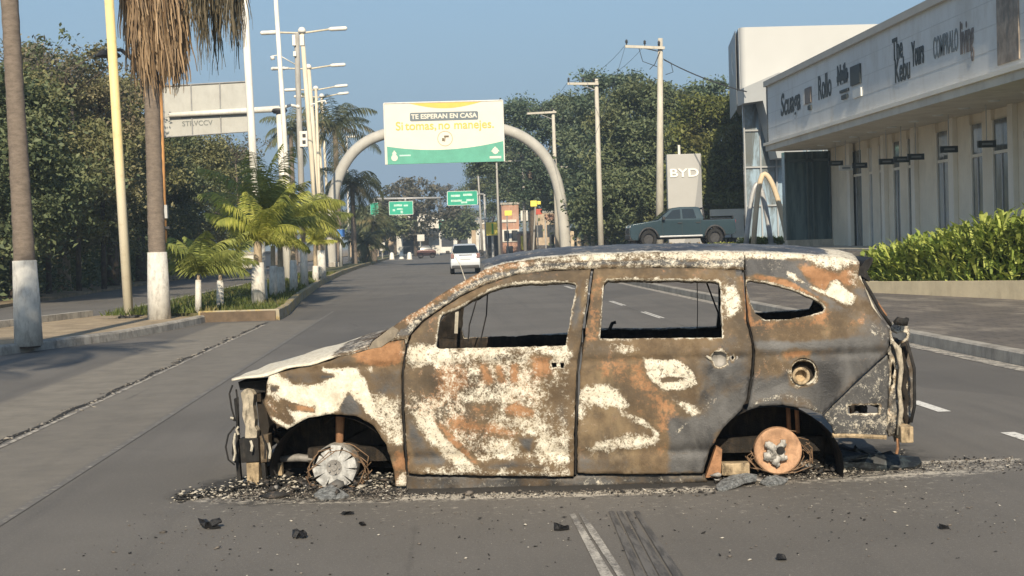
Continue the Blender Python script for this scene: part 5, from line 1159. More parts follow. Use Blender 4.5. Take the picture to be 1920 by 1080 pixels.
o, f = pole('lamp_post', 604, 515, 592, 165, 90, .10, .08, CREAMP, 'slim cream lamp post with two small gooseneck lamps', 'street lamp', z0=.2)
for pts in ([(592,192),(600,190),(610,189),(612,195)],[(592,194),(585,195),(584,200)]):
    b = MB(); b.tube([f(*q) for q in pts], .05, 7); b.build('gooseneck', WHITEP, o, True)
o, f = pole('utility_pole', 571, 535, 556, 62, 74, .17, .13, GREYP, 'grey utility pole with a transformer box and a white signal box', 'utility pole', z0=.2)
for (x0,y0,x1,y1) in ((548,66,555,86),(562,66,571,86),(550,97,556,106)):
    a_, c_ = f(x0,y0,-.1), f(x1,y1,-.1); b = MB(); b.box2(tuple(a_+Vector((0,-.15,0))), tuple(c_+Vector((0,.15,0)))); b.build('equipment_box', WHITEP, o, bevel=.02)
b = MB(); b.tube([f(510,105,-.2), f(512,112,-.2)], .10, 8); b.build('camera_dome', WHITEP, o, True)
b = MB(); b.tube([f(512,105,-.2), f(522,103,-.2), f(556,122)], .03, 6); b.tube([f(511,128),f(541,128)], .07, 8); b.build('arm', WHITEP, o, True)
a_, c_ = f(561,246,-.25), f(577,275,-.25); b = MB(); b.box2(tuple(a_), tuple(c_+Vector((0,.2,0)))); b.build('signal_box', WHITEP, o, bevel=.02)
b = MB()
for yy in (254,266): q = f(570,yy,-.28); b.box(tuple(q), (.16,.04,.16))
b.build('box_window', DARKM, o)
o, f = pole('lamp_post', 655, 492, 650, 255, 130, .10, .07, WHITEP, 'short white post with a flat lamp behind the arch limb', 'street lamp', z0=.2)
b = MB(); b.tube([f(648,257), f(668,256)], .1, 8); b.build('lamp_head', WHITEP, o, True)
# ------ arch gantry
ARC = [(622,506),(620,455),(620,415),(624,375),(632,340),(645,310),(664,284),(690,264),(720,252),(752,245),(790,241),(835,238),(880,237),(915,238),(945,243),(975,254),(1002,272),(1023,295),(1039,325),(1049,360),(1055,400),(1059,440),(1063,492)]
YA = 98; o0 = W(622,506,YA); o0.z = 0
arch = empty('arch_gantry', o0, 'grey concrete arch spanning the avenue and carrying a white, yellow and green billboard', 'arch')
pts = [W(x,y,YA)-o0 for x,y in ARC]; pts[0].z = 0; pts[-1].z = 0
ARCM = M('arch_concrete', (.43,.42,.38), .7, .08, 1.2, .1, dirt=(.3,.28,.24), dirt_amt=.4)
b = MB(); fine_ = []
for i in range(len(pts)-1):
    for k in range(3):
        t_ = k/3; p0, p1, p2, p3 = pts[max(i-1,0)], pts[i], pts[i+1], pts[min(i+2,len(pts)-1)]
        fine_.append(.5*((2*p1)+(p2-p0)*t_+(2*p0-5*p1+4*p2-p3)*t_*t_+(3*p1-p0-3*p2+p3)*t_**3))
fine_.append(pts[-1]); b.tube(fine_, .37, 18); b.build('arch_tube', ARCM, arch, True)
for p_ in (pts[0], pts[-1]): b = MB(); b.box((p_.x, p_.y, .25), (1.1,1.1,.5)); b.build('footing', CONC, arch, bevel=.04)
# board
YB = YA-.75; bl = W(723,311,YB); tr = W(943,187,YB); tl = W(720,195,YB); brr = W(945,300,YB)
x0_, x1_ = (tl.x+bl.x)/2, (tr.x+brr.x)/2; z1_, z0_ = (tl.z+tr.z)/2, (bl.z+brr.z)/2; BW, BH = x1_-x0_, z1_-z0_
def bp(u, v, d=0): return (x0_+u*BW-o0.x, YB-o0.y-d, z1_-v*BH-o0.z)
BWHT = M('billboard_white', (.66,.635,.545), .5, .03, 1); BGRN = M('billboard_green', (.10,.36,.26), .5, .08, 2); BYEL = M('billboard_yellow', (.72,.47,.09), .5, .05, 2); BGRY = M('billboard_grey', (.13,.16,.18), .5, .05, 2); BTAN = M('billboard_tan', (.50,.42,.26), .6, .1, 2)
b = MB(); b.box2(bp(0,0), bp(1,1,-.25)); board = b.build('billboard', BWHT, arch)
b = MB(); gcur = [(u, .725+.085*4*u*(1-u)*1.0-.03*u+.0) for u in np.linspace(.02,1,24)]
gcur = [(u, .70+.36*u*(1-u)*1.1-.035*u) for u in np.linspace(.015,1,24)]
b.add([bp(u,v,.01) for u,v in gcur]+[bp(u,1.0,.01) for u,v in reversed(gcur)], [tuple(range(48))]); b.build('green_band', BGRN, board)
b = MB(); yc = [(u, .0) for u in np.linspace(.2,.84,14)]; yl = [(u, .10*math.sin(math.pi*(u-.2)/.64)) for u in np.linspace(.84,.2,14)]
b.add([bp(u,v+.005,.01) for u,v in yc+yl[1:-1]], [tuple(range(26))]); b.build('yellow_lens', BYEL, board)
def rrect(b, u0, v0, u1, v1, d, r=.012):
    pts = []
    for cx, cy, a0 in ((u1-r,v0+r*2,-90),(u1-r,v1-r*2,0),(u0+r,v1-r*2,90),(u0+r,v0+r*2,180)):
        for k in range(5): a = R(a0+k*22.5); pts.append((cx+r*math.cos(a), cy+2*r*math.sin(a)))
    b.add([bp(u,v,d) for u,v in pts], [tuple(range(20))])
b = MB(); rrect(b, .215,.165,.79,.305,.012); b.build('grey_label', BGRY, board)
text('label_lettering', 'TE ESPERAN EN CASA', .44, bp(.502,.235,.03), (R(90),0,0), BWHT, board, .004, .014, sx=1.03)
for w_, u_, k_ in (('Si',.125,1.0),('tomas,',.305,1.0),('no',.500,1.0),('manejes.',.752,1.0)): text('slogan_word', w_, .80, bp(u_,.385,.02), (R(90),0,0), BYEL, board, .004, .010, sx=.98)
b = MB(); c_ = Vector(bp(.505,.60,.015)); n = 28
ri, ro = .47, .52
b.add([(c_.x+rr*math.cos(2*math.pi*k/n), c_.y, c_.z+rr*math.sin(2*math.pi*k/n)) for rr in (ri,ro) for k in range(n)], [(k,(k+1)%n,n+(k+1)%n,n+k) for k in range(n)]); b.build('round_emblem', BTAN, board)
b = MB(); b.box((c_.x+.10,c_.y,c_.z+.14),(.32,.01,.12)); b.box((c_.x-.13,c_.y,c_.z-.07),(.15,.01,.2)); b.add([(c_.x-.02,c_.y,c_.z+.1),(c_.x+.04,c_.y,c_.z+.1),(c_.x+.0,c_.y,c_.z-.2),(c_.x-.05,c_.y,c_.z-.2)],[(0,1,2,3)]); b.build('emblem_figure', M('emblem_brown', (.14,.11,.06), .6, .1, 3), board)
b = MB(); q = Vector(bp(.075,.87,.03)); b.lathe([(0,0),(.22,0)], 14, 'y', (q.x,q.y,q.z-.1)); b.lathe([(0,0),(.14,0)], 10, 'y', (q.x,q.y-.002,q.z+.18)); b.box((q.x,q.y-.004,q.z+.34),(.1,.002,.08)); b.build('crest', BWHT, board)
b = MB(); b.box(bp(.165,.86,.02),(.75,.01,.10)); b.build('small_print', M('pale_green_print', (.45,.66,.58), .6, .05), board)
b = MB(); q = Vector(bp(.925,.83,.03)); b.lathe([(0,0),(.22,0)], 8, 'y', (q.x,q.y,q.z+.02)); b.add([(q.x-.30,q.y-.002,q.z-.02),(q.x+.30,q.y-.002,q.z-.02),(q.x,q.y-.002,q.z+.32)],[(0,1,2)]); b.build('crest', BWHT, board)
b = MB(); b.box(bp(.925,.93,.02),(.78,.01,.15)); b.build('small_print', BWHT, board)
b = MB(); b.tube([bp(0,.0,.0),bp(1,.0,.0)], .05, 6); b.tube([bp(0,0,0),bp(0,1,0)], .05, 6); b.tube([bp(1,0,0),bp(1,1,0)], .05, 6); b.build('board_frame', WHITEP, board)
# ------ utility poles on the right
def upole(bx, by, tx, ty, Y, z0, r, arm, label, mat=CONCPOLE, lamp=None):
    o, f = pole('utility_pole', bx, by, tx, ty, Y, r*1.3, r*.75, mat, label, 'utility pole', z0=z0)
    if arm:
        (x0, y0), (x1, y1) = arm; b = MB(); a_, c_ = f(x0,y0,-.2), f(x1,y1,-.2); m_ = (a_+c_)/2; b.box(tuple(m_), ((c_-a_).length,.12,.14), Matrix.Rotation(-math.atan2((c_-a_).z,(c_-a_).x),3,'Y')); b.build('crossarm', CONCPOLE, o)
        for k in (0.04,.5,.86):
            q = a_.lerp(c_, k); b = MB(); b.lathe([(.03,.05),(.03,.16),(.08,.18),(.05,.24),(.08,.27),(.03,.36),(0,.37)], 8, 'z', tuple(q)); b.build('insulator', DARKM, o, True)
        b = MB(); b.tube([a_.lerp(c_,.35), f(tx+(bx-tx)*.07, ty+(by-ty)*.07)], .03, 5); b.build('brace', STEEL, o)
    return o, f
o1, f1 = upole(1236,430,1238,72,75,1.0,.17,((1172,87),(1246,90)),'tallest concrete utility pole beside the grey pylon sign')
b = MB(); 
for pts in ([(1243,110),(1258,118),(1262,135),(1248,140)],[(1238,95),(1228,120),(1218,130)],[(1198,90),(1205,115),(1232,125)]): b.tube([f1(*p_,-.2) for p_ in pts], .018, 4)
b.build('jumper_cable', DARKM, o1)
o2, f2 = upole(1127,466,1118,148,86,.15,.15,((1064,157),(1122,157)),'concrete utility pole just right of the arch')
o3, f3 = upole(1046,470,1037,206,106,.15,.15,((988,213),(1043,210)),'concrete utility pole behind the arch shoulder')
o4, f4 = upole(985,470,980,290,128,.15,.14,((945,303),(983,301)),'grey utility pole below the right end of the billboard', GREYP)
o5, f5 = upole(1092,462,1088,308,120,.15,.09,((1050,313),(1089,312)),'slim grey pole with a short crossarm right of the arch', GREYP)
o6, f6 = upole(937,478,931,305,125,.15,.10,None,'slim grey pole right under the billboard corner', GREYP)
o7, f7 = upole(905,482,896,318,150,.15,.10,None,'far grey pole beside the green overhead sign', GREYP)
def wire(name, p, q, sag, label, r=.014):
    p, q = Vector(p), Vector(q); b = MB(); b.tube([p.lerp(q, k/10)-Vector((0,0,sag*4*(k/10)*(1-k/10))) for k in range(11)], r, 4); tag(b.build(name, DARKM), label, 'cable')
wire('power_line', W(1245,112,75), W(1400,172,68), .15, 'thick power cable from the tallest pole to the showroom corner', .03)
wire('power_line', W(1245,150,75), W(1380,190,82), .5, 'thin cable sagging from the tallest pole into the trees')
for k, (a_, c_) in enumerate((((1173,84,75),(1064,153,86)),((1208,86,75),(1098,153,86)),((1064,155,86),(988,210,106)),((1098,155,86),(1020,208,106)))):
    wire('power_line', W(*a_), W(*c_), .5, ('outer wire from the tallest pole to the next pole','inner wire from the tallest pole to the next pole','outer wire between the pole by the arch and the one behind its shoulder','inner wire between the pole by the arch and the one behind its shoulder')[k], .012)
wire('power_line', W(1173,84,75), W(1100,290,60), .3, 'slack wire dropping from the end of the tallest crossarm', .01)
# ------ green road signs far down the avenue
GSG = M('road_sign_green', (.02,.34,.22), .5, .08, 1.5); SWH = M('sign_white', (.75,.78,.74), .5, .05)
def gsign(name, x0, y0, x1, y1, Y, label, txt, post=None, bar=None, parent=None):
    a_ = W(x0,y0,Y); c_ = W(x1,y1,Y); cx = (a_.x+c_.x)/2; ob = empty(name, (cx, Y, (a_.z+c_.z)/2 if not post else .1), label, 'road sign'); q = ob.location
    hw, hh = abs(c_.x-a_.x)/2, abs(a_.z-c_.z)/2; zc = (a_.z+c_.z)/2-q.z
    b = MB(); b.box((0,0,zc),(hw*2,.06,hh*2)); b.build('sign_panel', GSG, ob, bevel=.02)
    b = MB(); 
    for (px_, pz_, sx_, sz_) in ((0,.98,2,.05),(0,-.98,2,.05),(-.985,0,.03,2),(.985,0,.03,2)): b.box((px_*hw,-.034,zc+pz_*hh),(sx_*hw,.006,sz_*hh))
    b.build('sign_border', SWH, ob)
    if txt:
        b = MB()
        for (u_, v_, a_, h_) in txt: b.box((u_*hw,-.037,zc+v_*hh),(a_*hw*2,.006,h_*hh))
        b.build('white_print', M('sign_print', (.42,.66,.55), .5, .3, 3), ob)
    if post:
        b = MB(); 
        for (xa,ya,xb,yb) in post: b.tube([W(xa,ya,Y+.1)-q, W(xb,yb,Y+.1)-q], .11, 8)
        b.build('gantry_post', STEEL, ob, True)
    return ob
gsign('green_sign', 729,378,775,402,150,'green overhead road sign on the left far gantry', [(-.25,.4,.34,.3),(.4,.35,.18,.25),(-.1,-.15,.25,.2),(.05,-.6,.10,.4),(-.6,-.3,.1,.3)], post=[(700,373,826,371),(702,373,704,495),(760,371,760,378)])
gsign('green_sign', 694,380,710,404,150,'small green sign at the left end of the far gantry', None)
gsign('green_sign', 838,359,896,384,140,'larger green overhead road sign right of the avenue', [(-.45,.35,.3,.3),(.35,.45,.3,.3),(-.4,-.35,.36,.3),(.5,-.3,.25,.3),(.1,-.6,.2,.25)], post=[(838,366,907,364),(908,364,913,485),(838,378,896,376)])
gsign('green_sign', 819,413,843,429,230,'small far green sign left of the white car top', None, post=[(818,412,843,412),(818,412,820,480)])
gsign('green_sign', 875,410,890,425,230,'small far green sign above the white car', None, post=[(875,410,898,409),(898,409,900,480)])
gsign('blue_sign', 631,430,647,444,96,'small blue sign beside the arch foot', None, post=[(638,430,640,500)])
[c_ for c_ in bpy.data.objects['blue_sign'].children if c_.name.startswith('sign_panel')][0].data.materials[0] = M('sign_blue', (.04,.16,.45), .5, .05)
# ------ far buildings
def shop(name, x0, x1, ytop, Y, dep, mat, label, feats=()):
    a_ = W(x0,ytop,Y); c_ = W(x1,ytop,Y); ob = empty(name, ((a_.x+c_.x)/2, Y, 0), label, 'building'); w_ = c_.x-a_.x; h = a_.z
    b = MB(); b.box2((-w_/2,0,0),(w_/2,dep,h)); b.build('wall', mat, ob)
    b = MB(); b.box2((-w_/2-.1,-.1,h),(w_/2+.1,dep+.1,h+.22)); b.build('roof', CONC, ob)
    for (nm, u0, u1, v0, v1, out, mt) in feats:
        b = MB(); b.box2((-w_/2+u0*w_,-out,v0*h),(-w_/2+u1*w_,.02,v1*h)); b.build(nm, mt, ob)
    return ob
WH = M('shop_white', (.62,.60,.54), .8, .15, .8, dirt=(.35,.32,.27), dirt_amt=.4); ORG = M('shop_orange', (.40,.23,.16), .8, .2, .8, dirt=(.6,.5,.4), dirt_amt=.5); TANB = M('shop_tan', (.42,.33,.23), .85, .2, 1, dirt=(.2,.15,.1), dirt_amt=.4); DK = M('shop_dark', (.03,.035,.04), .4, .3, 2); YEL = M('shop_yellow', (.85,.72,.12), .6, .1, 1)
shop('white_shop', 742,822,405,205,10,WH,'white shop with a dark canopy at the far left bend of the avenue',(('canopy',.1,1,.50,.66,2.5,DK),('window',.15,.5,.05,.42,.05,DK),('door',.6,.75,0,.42,.06,TANB)))
shop('pale_shop', 655,745,440,215,8,TANB,'low tan building half hidden by the far palms',(('window',.1,.4,.3,.7,.05,DK),('door',.6,.8,0,.7,.05,DK)))
shop('white_shop', 822,912,418,250,9,WH,'pale building behind the white car',(('window',.05,.3,.2,.6,.05,DK),('window',.4,.6,.2,.6,.05,DK),('sign_strip',.0,1,.75,.92,.15,TANB)))
ob = shop('orange_shop', 940,972,384,150,8,ORG,'orange and white shop below the right end of the billboard',(('white_band',.0,1,.28,.52,.12,WH),('white_band',.0,.85,.66,.71,.12,WH),('window',.1,.4,.30,.50,.16,DK),('window',.55,.9,.30,.50,.16,DK),('door',.2,.6,0,.2,.1,DK)))
shop('orange_stall', 974,995,438,142,4,ORG,'small orange and yellow stall under the pole',(('yellow_poster',.1,.3,.3,.9,.1,YEL),('window',.4,.7,.3,.8,.1,DK)))
shop('brick_house', 996,1048,400,175,6,TANB,'brown house behind the stall partly hidden by trees',(('window',.1,.4,.4,.7,.06,DK),('window',.55,.85,.4,.7,.06,DK)))
shop('white_house', 452,488,478,118,8,WH,'white house glimpsed between the median palms',(('window',.2,.5,.3,.7,.05,DK),('door',.65,.85,0,.7,.05,DK)))
ob = empty('yellow_sign', W(925,485,138), 'yellow box sign on a post above a dark doorway right of the white car', 'sign'); ob.location.z = 0; q = ob.location
b = MB(); a_, c_ = W(911,417,138)-q, W(936,441,138)-q; b.box2(tuple(a_), tuple(c_+Vector((0,.4,0)))); b.build('sign_box', YEL, ob, bevel=.03)
b = MB(); b.box(((a_.x+c_.x)/2, a_.y-.02, (a_.z+c_.z)/2),(.16,.03,abs(a_.z-c_.z)*.8)); b.build('green_mark', M('mark_green', (.12,.40,.06), .6, .1), ob)
b = MB(); b.tube([(0,.2,0),((a_.x+c_.x)/2,.2,c_.z)], .12, 8); b.build('post', STEEL, ob)
b = MB(); b.box2((a_.x+.2,2.0,0),(c_.x,2.4,c_.z)); b.build('doorway', DK, ob)
ob = empty('yellow_lamp', W(999,478,120), 'yellow street lantern on a dark post beside the orange stall', 'street lamp'); ob.location.z = 0; q = ob.location
b = MB(); t_ = W(1004,384,120)-q; b.tube([(0,0,0),tuple(t_)], .07, 8); b.build('post', GREYP, ob); b = MB(); b.box((t_.x-.15,0,t_.z+.1),(.55,.25,.5)); b.box((t_.x+.3,0,t_.z+.15),(.3,.2,.3)); b.build('lantern', YEL, ob, bevel=.05)
for i,(x0,y0,x1,y1,Y,lab) in enumerate(((1062,403,1084,411,125,'yellow banner strip right of the arch leg'),(1022,402,1046,412,130,'orange banner strip left of the arch leg'))):
    ob = empty('banner', W((x0+x1)/2, 480, Y), lab, 'banner'); ob.location.z = 0; q = ob.location; b = MB(); a_, c_ = W(x0,y0,Y)-q, W(x1,y1,Y)-q; b.box2(tuple(a_), tuple(c_+Vector((0,.05,0)))); b.build('cloth', (YEL, ORG)[i], ob); b = MB(); b.tube([(a_.x,.1,0),(a_.x,.1,a_.z)], .05, 6); b.tube([(c_.x,.1,0),(c_.x,.1,a_.z)], .05, 6); b.build('frame', STEEL, ob)
RED = M('board_red', (.45,.08,.05), .6, .2, 1)
for i,(x0,y0,x1,y1,Y,mt,lab) in enumerate(((946,395,960,404,146,YEL,'small yellow board high on the orange shop row'),(976,395,990,414,160,WH,'white board behind the concrete poles below the billboard'),(1003,392,1016,402,150,RED,'small red board beside the yellow lantern'),(884,432,893,462,190,TANB,'narrow tan board post right of the white car'),(782,440,796,452,180,WH,'white board above the dark parked car'),(712,455,722,470,150,WH,'little white board at the foot of the far palms'),(1030,440,1040,470,118,DK,'dark upright board left of the arch leg'))):
    ob = empty('shop_board', W((x0+x1)/2, 480, Y), lab, 'sign'); ob.location.z = 0; q = ob.location; b = MB(); a_, c_ = W(x0,y0,Y)-q, W(x1,y1,Y)-q; b.box2(tuple(a_), tuple(c_+Vector((0,.12,0)))); b.build('board', mt, ob, bevel=.02); b = MB(); b.tube([(0,.15,0),(0,.15,a_.z-.1)], .07, 6); b.build('post', GREYP, ob)
# low fence between arch and pole
ob = empty('fence', (W(1060,480,112).x,112,0), 'pale picket fence at the foot of the right trees', 'fence'); b = MB()
for i in range(16): x = i*.55; b.box((x,0,1.0+.15*math.sin(i*2.1)),(.34,.06,1.9+.3*math.sin(i*2.1)))
b.build('pickets', M('fence_pale', (.48,.40,.29), .9, .3, 2, dirt=(.2,.16,.1), dirt_amt=.6), ob); b = MB(); b.box((4.1,.06,1.4),(8.6,.05,.1)); b.build('rail', TRUNK, ob)
# ------ median flower: traffic cone like white posts far left of the road
for i,(px,py) in enumerate(((735,487),(753,486),(768,487))):
    p_ = G(px,py); ob = empty('bollard', (p_.x,p_.y,0), 'white painted block, '+('first','middle','last')[i]+' from the left in the row at the median end', 'bollard', 'white painted blocks at the end of the median'); b = MB(); b.lathe([(.28,0),(.24,.5),(.16,.75),(0,.8)], 12, 'z'); b.build('post', WHITEP, ob, True); b = MB(); b.lathe([(.36,0),(.36,.06),(0,.07)], 12, 'z'); b.build('foot', CONC, ob)

# ================================================================== STRIP MALL
GREYW = M('fascia_grey', (.70,.705,.68), .8, .06, .9, .1, dirt=(.50,.47,.41), dirt_amt=.5, stretch=(1,.6,.3))
SLAB = M('slab_cream', (.64,.59,.49), .85, .08, .8, .1, dirt=(.40,.34,.26), dirt_amt=.4)
PLAST = M('plaster_tan', (.80,.72,.57), .9, .08, .8, .15, dirt=(.6,.52,.4), dirt_amt=.4)
PLASTW = M('plaster_light', (.82,.76,.64), .9, .06, .8, .1)
SIGNK = M('sign_letters_dark', (.045,.055,.055), .6, .1, 3); SIGNB = M('sign_letters_brown', (.17,.145,.13), .6, .1, 3); SIGNW = M('sign_letters_white', (.66,.66,.62), .6, .05, 3); SIGNG = M('sign_letters_grey', (.20,.22,.22), .6, .1, 3)
t = NT('shop_glass'); c = t.mix(t.sstep(t.noise(.8,4,.6,stretch=(1,2,.6)), .4,.65), (.09,.105,.10), (.24,.245,.22)); t.col(c); t.set(.08,0,.8); GLASS = t.m
t = NT('teal_glass'); c = t.mix(t.sstep(t.noise(1.1,5,.6,stretch=(2.5,1,.35)), .4,.65), (.028,.060,.068), (.10,.15,.155)); t.col(c); t.set(.12,0,.7); TGLASS = t.m
mall = empty('strip_mall', (11.9,40,1.0), 'long low shopping row with a grey sign fascia above tan piers', 'building'); q = mall.location
Y0, Y1 = 14.0, 52.0; XF = 12.1
def mbx(name, a_, c_, mat, bevel=0, parent=None): b = MB(); b.box2(tuple(Vector(a_)-q), tuple(Vector(c_)-q)); return b.build(name, mat, parent or mall, bevel=bevel)
mbx('canopy_slab', (XF-.12,Y0,4.5), (14.6,Y1,4.78), SLAB)
mbx('slab_lip', (XF-.19,Y0-.05,4.70), (XF-.121,Y1+.05,4.80), PLASTW)
fas = mbx('fascia', (XF,Y0,4.78), (12.5,Y1,6.84), GREYW)
mbx('parapet_cap', (XF-.12,Y0-.1,6.84), (13.0,Y1+.12,7.04), M('cap_grey', (.46,.44,.39), .8, .06, 1, .1))
mbx('corner_strip', (XF-.02,Y1-.0,4.78), (XF+.1,Y1+.14,6.84), DK)
for k in range(1,4): mbx('joint', (XF-.004,Y0,4.78+k*.535), (XF+.01,Y1,4.795+k*.535), M('joint_grey', (.56,.56,.54), .9, .05))
mbx('roof', (12.5,Y0,6.2), (24,Y1,6.4), CONC)
mbx('side_wall', (14.3,Y1-.2,1.0), (24,Y1,6.3), PLAST)
mbx('plinth', (XF-.3,Y0,.6), (14.6,Y1+.4,1.005), CONCP)
mbx('back_wall', (14.62,Y0,1.0), (14.8,Y1-.2,4.5), PLAST)
XW = 14.2
slots = [(1603,1629,'g'),(1640,1650,'w'),(1661,1673,'g'),(1688,1703,'g'),(1716,1732,'g'),(1772,1797,'g'),(1839,1864,'g'),(1881,1916,'g')]
yof = lambda px: XW*2700/(px-823)
def clipY(v): return min(Y1-.6, v)
edges = []; 
for a_, c_, k in slots: edges.append((clipY(yof(c_)), clipY(yof(a_)), k))
edges += [(31.0,33.4,'g'),(26.5,29.2,'g'),(22,24.5,'g'),(17,20,'g')]
edges.sort(); prev = Y0
for i, (ya, yb, k) in enumerate(edges):
    if ya > prev:
        mbx('pier', (XW-.02,prev,1.0), (XW+.42,ya,4.5), PLAST, .01)
    mbx('lintel', (XW+.08,ya,4.22), (XW+.42,yb,4.5), PLAST)
    win = mbx('shop_window', (XW+.03,ya,1.0), (XW+.07,yb,4.22), GLASS if k=='g' else WH)
    mbx('window_frame', (XW+.005,ya,3.35), (XW+.10,yb,3.43), PLASTW, parent=win); mbx('window_frame', (XW+.01,(ya+yb)/2-.03,1.0), (XW+.10,(ya+yb)/2+.03,3.35), STEEL, parent=win)
    mbx('window_frame', (XW-.01,ya,1.0), (XW+.12,ya+.07,4.22), PLASTW, parent=win); mbx('window_frame', (XW-.01,yb-.07,1.0), (XW+.12,yb,4.22), PLASTW, parent=win)
    prev = yb
mbx('pier', (XW-.02,prev,1.0), (XW+.42,Y1-.3,4.5), PLAST, .01)
for yy in (48.7,44.9,42.0,38.8,34.7): mbx('pilaster', (XW-.16,yy-.16,1.0), (XW-.021,yy+.16,4.5), PLASTW, .01)
# glazed end bay
bay = mbx('glazed_bay', (12.55,51.35,1.25), (14.15,51.45,4.42), TGLASS); mbx('bay_sill', (12.5,51.2,1.0), (14.2,51.6,1.25), CONCP)
for x in (12.53,13.3,13.5,14.12): mbx('mullion', (x-.03,51.28,1.25), (x+.03,51.349,4.42), M('mullion_teal', (.09,.12,.12), .5, .1), parent=bay)
mbx('mullion', (12.5,51.28,4.05), (14.15,51.347,4.15), M('mullion_teal', (.09,.12,.12)), parent=bay); b = MB(); b.box2(tuple(Vector((12.53,51.45,1.25))-q), tuple(Vector((12.57,Y1-.1,4.42))-q)); b.build('bay_side', TGLASS, mall)
# downlights
for k, yy in enumerate(np.linspace(24,51,15)):
    b = MB(); b.lathe([(.0,-.03),(.13,-.03),(.15,-.0),(.15,.02)], 14, 'z', tuple(Vector((13.25,yy,4.5))-q)); b.build('downlight', SIGNW, mall, True)
# hanging blade signs
for i,(px,py,wd,white) in enumerate(((1567,306,25,0),(1586,315,24,1),(1612,310,26,0),(1662,303,26,0),(1690,299,27,0),(1717,294,29,0),(1779,280,31,0),(1850,270,32,0),(1940,252,36,0))):
    yy = 13.25*2700/(px-823); s_ = 2700/yy; c_ = W(px,py,yy); b = MB(); w_ = wd/s_*1.08; b.box(tuple(Vector((c_.x,yy,c_.z))-q), (w_,.09,.17)); sg = b.build('blade_sign', SIGNK if not white else SIGNW, mall)
    b = MB(); b.box(tuple(Vector((c_.x,yy-.05,c_.z))-q), (w_*.6,.012,.05)); b.build('sign_print', SIGNG, sg)
    b = MB(); b.tube([Vector((c_.x,yy,c_.z+.09))-q, Vector((c_.x,yy,4.5))-q], .012, 5); b.build('hanger', STEEL, sg)
# fascia signs: text faces the road (-X): reading direction runs towards the camera
def fY(px): return XF*2700/(px-823)
def ftext(s_, x0, x1, yc, size, mat, sx=None, bold=.01, shear=0, nm='sign_lettering'):
    ya, yb = fY(x0), fY(x1); ym = (ya+yb)/2; xm = 823+XF*2700/ym; z = W(xm, yc, ym).z; t_ = text(nm, s_, size, (XF-.012-q.x, ym-q.y, z-q.z), (R(90),0,R(-90)), mat, mall, .004, bold*.8, shear=shear)
    bpy.context.view_layer.update(); wd = t_.dimensions.x
    t_.scale = (abs(ya-yb)/max(wd,.01),1,1); return t_
ftext('Scuaga', 1476,1514,193,1.05,SIGNK,bold=.03,shear=.2)
def fbox(x0, x1, yt, yb_, mat, nm='sign_panel', d=.05):
    ya, yb = fY(x0), fY(x1); ym = (ya+yb)/2; xm = 823+XF*2700/ym; zt, zb = W(xm,yt,ym).z, W(xm,yb_,ym).z; return mbx(nm, (XF-d,min(ya,yb),zb), (XF-.002,max(ya,yb),zt), mat)
fbox(1525,1536,164,193,SIGNB); fbox(1521,1524.5,168,196,SIGNW); fbox(1530,1536,197,205,SIGNK)
ftext('Rollo', 1549,1574,163,1.05,SIGNK,bold=.02)
ftext('Nails', 1586,1606,140,.75,SIGNK,bold=.05); fbox(1586,1607,139,150,SIGNK,d=.03); fbox(1592,1608,167,172,SIGNK); fbox(1595,1606,177,185,SIGNK)
fbox(1613,1632,122,158,SIGNK); fbox(1617,1633,166,182,SIGNW)
ftext('The', 1693,1713,92,.80,SIGNK,bold=.02); ftext('Kebu', 1697,1726,131,.85,SIGNK,bold=.02); ftext('Yours', 1730,1754,100,.85,SIGNK,bold=.03)
ftext('COMPRALO', 1772,1820,84,.72,SIGNG,bold=.01); ftext('living', 1824,1850,70,1.05,SIGNB,bold=.02)
# drain streaks wall ad at right end
yA = fY(1897); mbx('wall_poster', (XF-.03,yA-1.15,4.95), (XF-.002,yA,6.8), M('poster_tan', (.30,.25,.20), .7, .35, 2.5, dirt=(.12,.13,.13), dirt_amt=.8))
# ================================================================== SHOWROOM
show = empty('car_showroom', (14.3,70,1.0), 'tall white and grey showroom with a rounded corner and glass front behind the shops', 'building'); q2 = show.location
def sbx(name, a_, c_, mat, parent=None, bevel=0): b = MB(); b.box2(tuple(Vector(a_)-q2), tuple(Vector(c_)-q2)); return b.build(name, mat, parent or show, bevel=bevel)
SHW = M('showroom_white', (.46,.465,.45), .55, .03, .4, .02); SHG = M('showroom_grey', (.30,.315,.32), .45, .05, .5, .02)
YS = 70; xl = W(1389,100,YS).x; xL = W(1374,100,YS+6).x
zt = W(1440,50,YS).z; zb = W(1440,165,YS).z
b = MB(); pts = [(xL,YS+7),(xl-.02,YS+.3)]
for k in range(9): a = math.pi+ (math.pi/2)*k/8; pts.append((xl+.3+.3*math.cos(a), YS+.3+.3*math.sin(a)))
pts += [(30,YS),(30,YS+16),(W(1384,100,YS+16).x,YS+16)]
b.prism([(x-q2.x,y-q2.y) for x,y in pts], zb-q2.z, zt-q2.z, 'xy'); b.build('upper_storey', SHW, show, auto=35)
b = MB(); b.prism([(x-q2.x,y-q2.y) for x,y in [(xL-.03,YS+7),(xl-.06,YS+.95),(xl-.02,YS+1.0),(xL+.01,YS+7.05)]], zb-.9-q2.z, zt-q2.z-.02, 'xy'); b.build('side_fin', SHG, show)
x2 = W(1456,150,YS-1.2).x; zs1 = W(1394,166,YS-1.2).z; zs2 = W(1456,138,YS-1.2).z; zb1 = W(1394,195,YS-1.2).z; xx1 = W(1391,150,YS-1.2).x
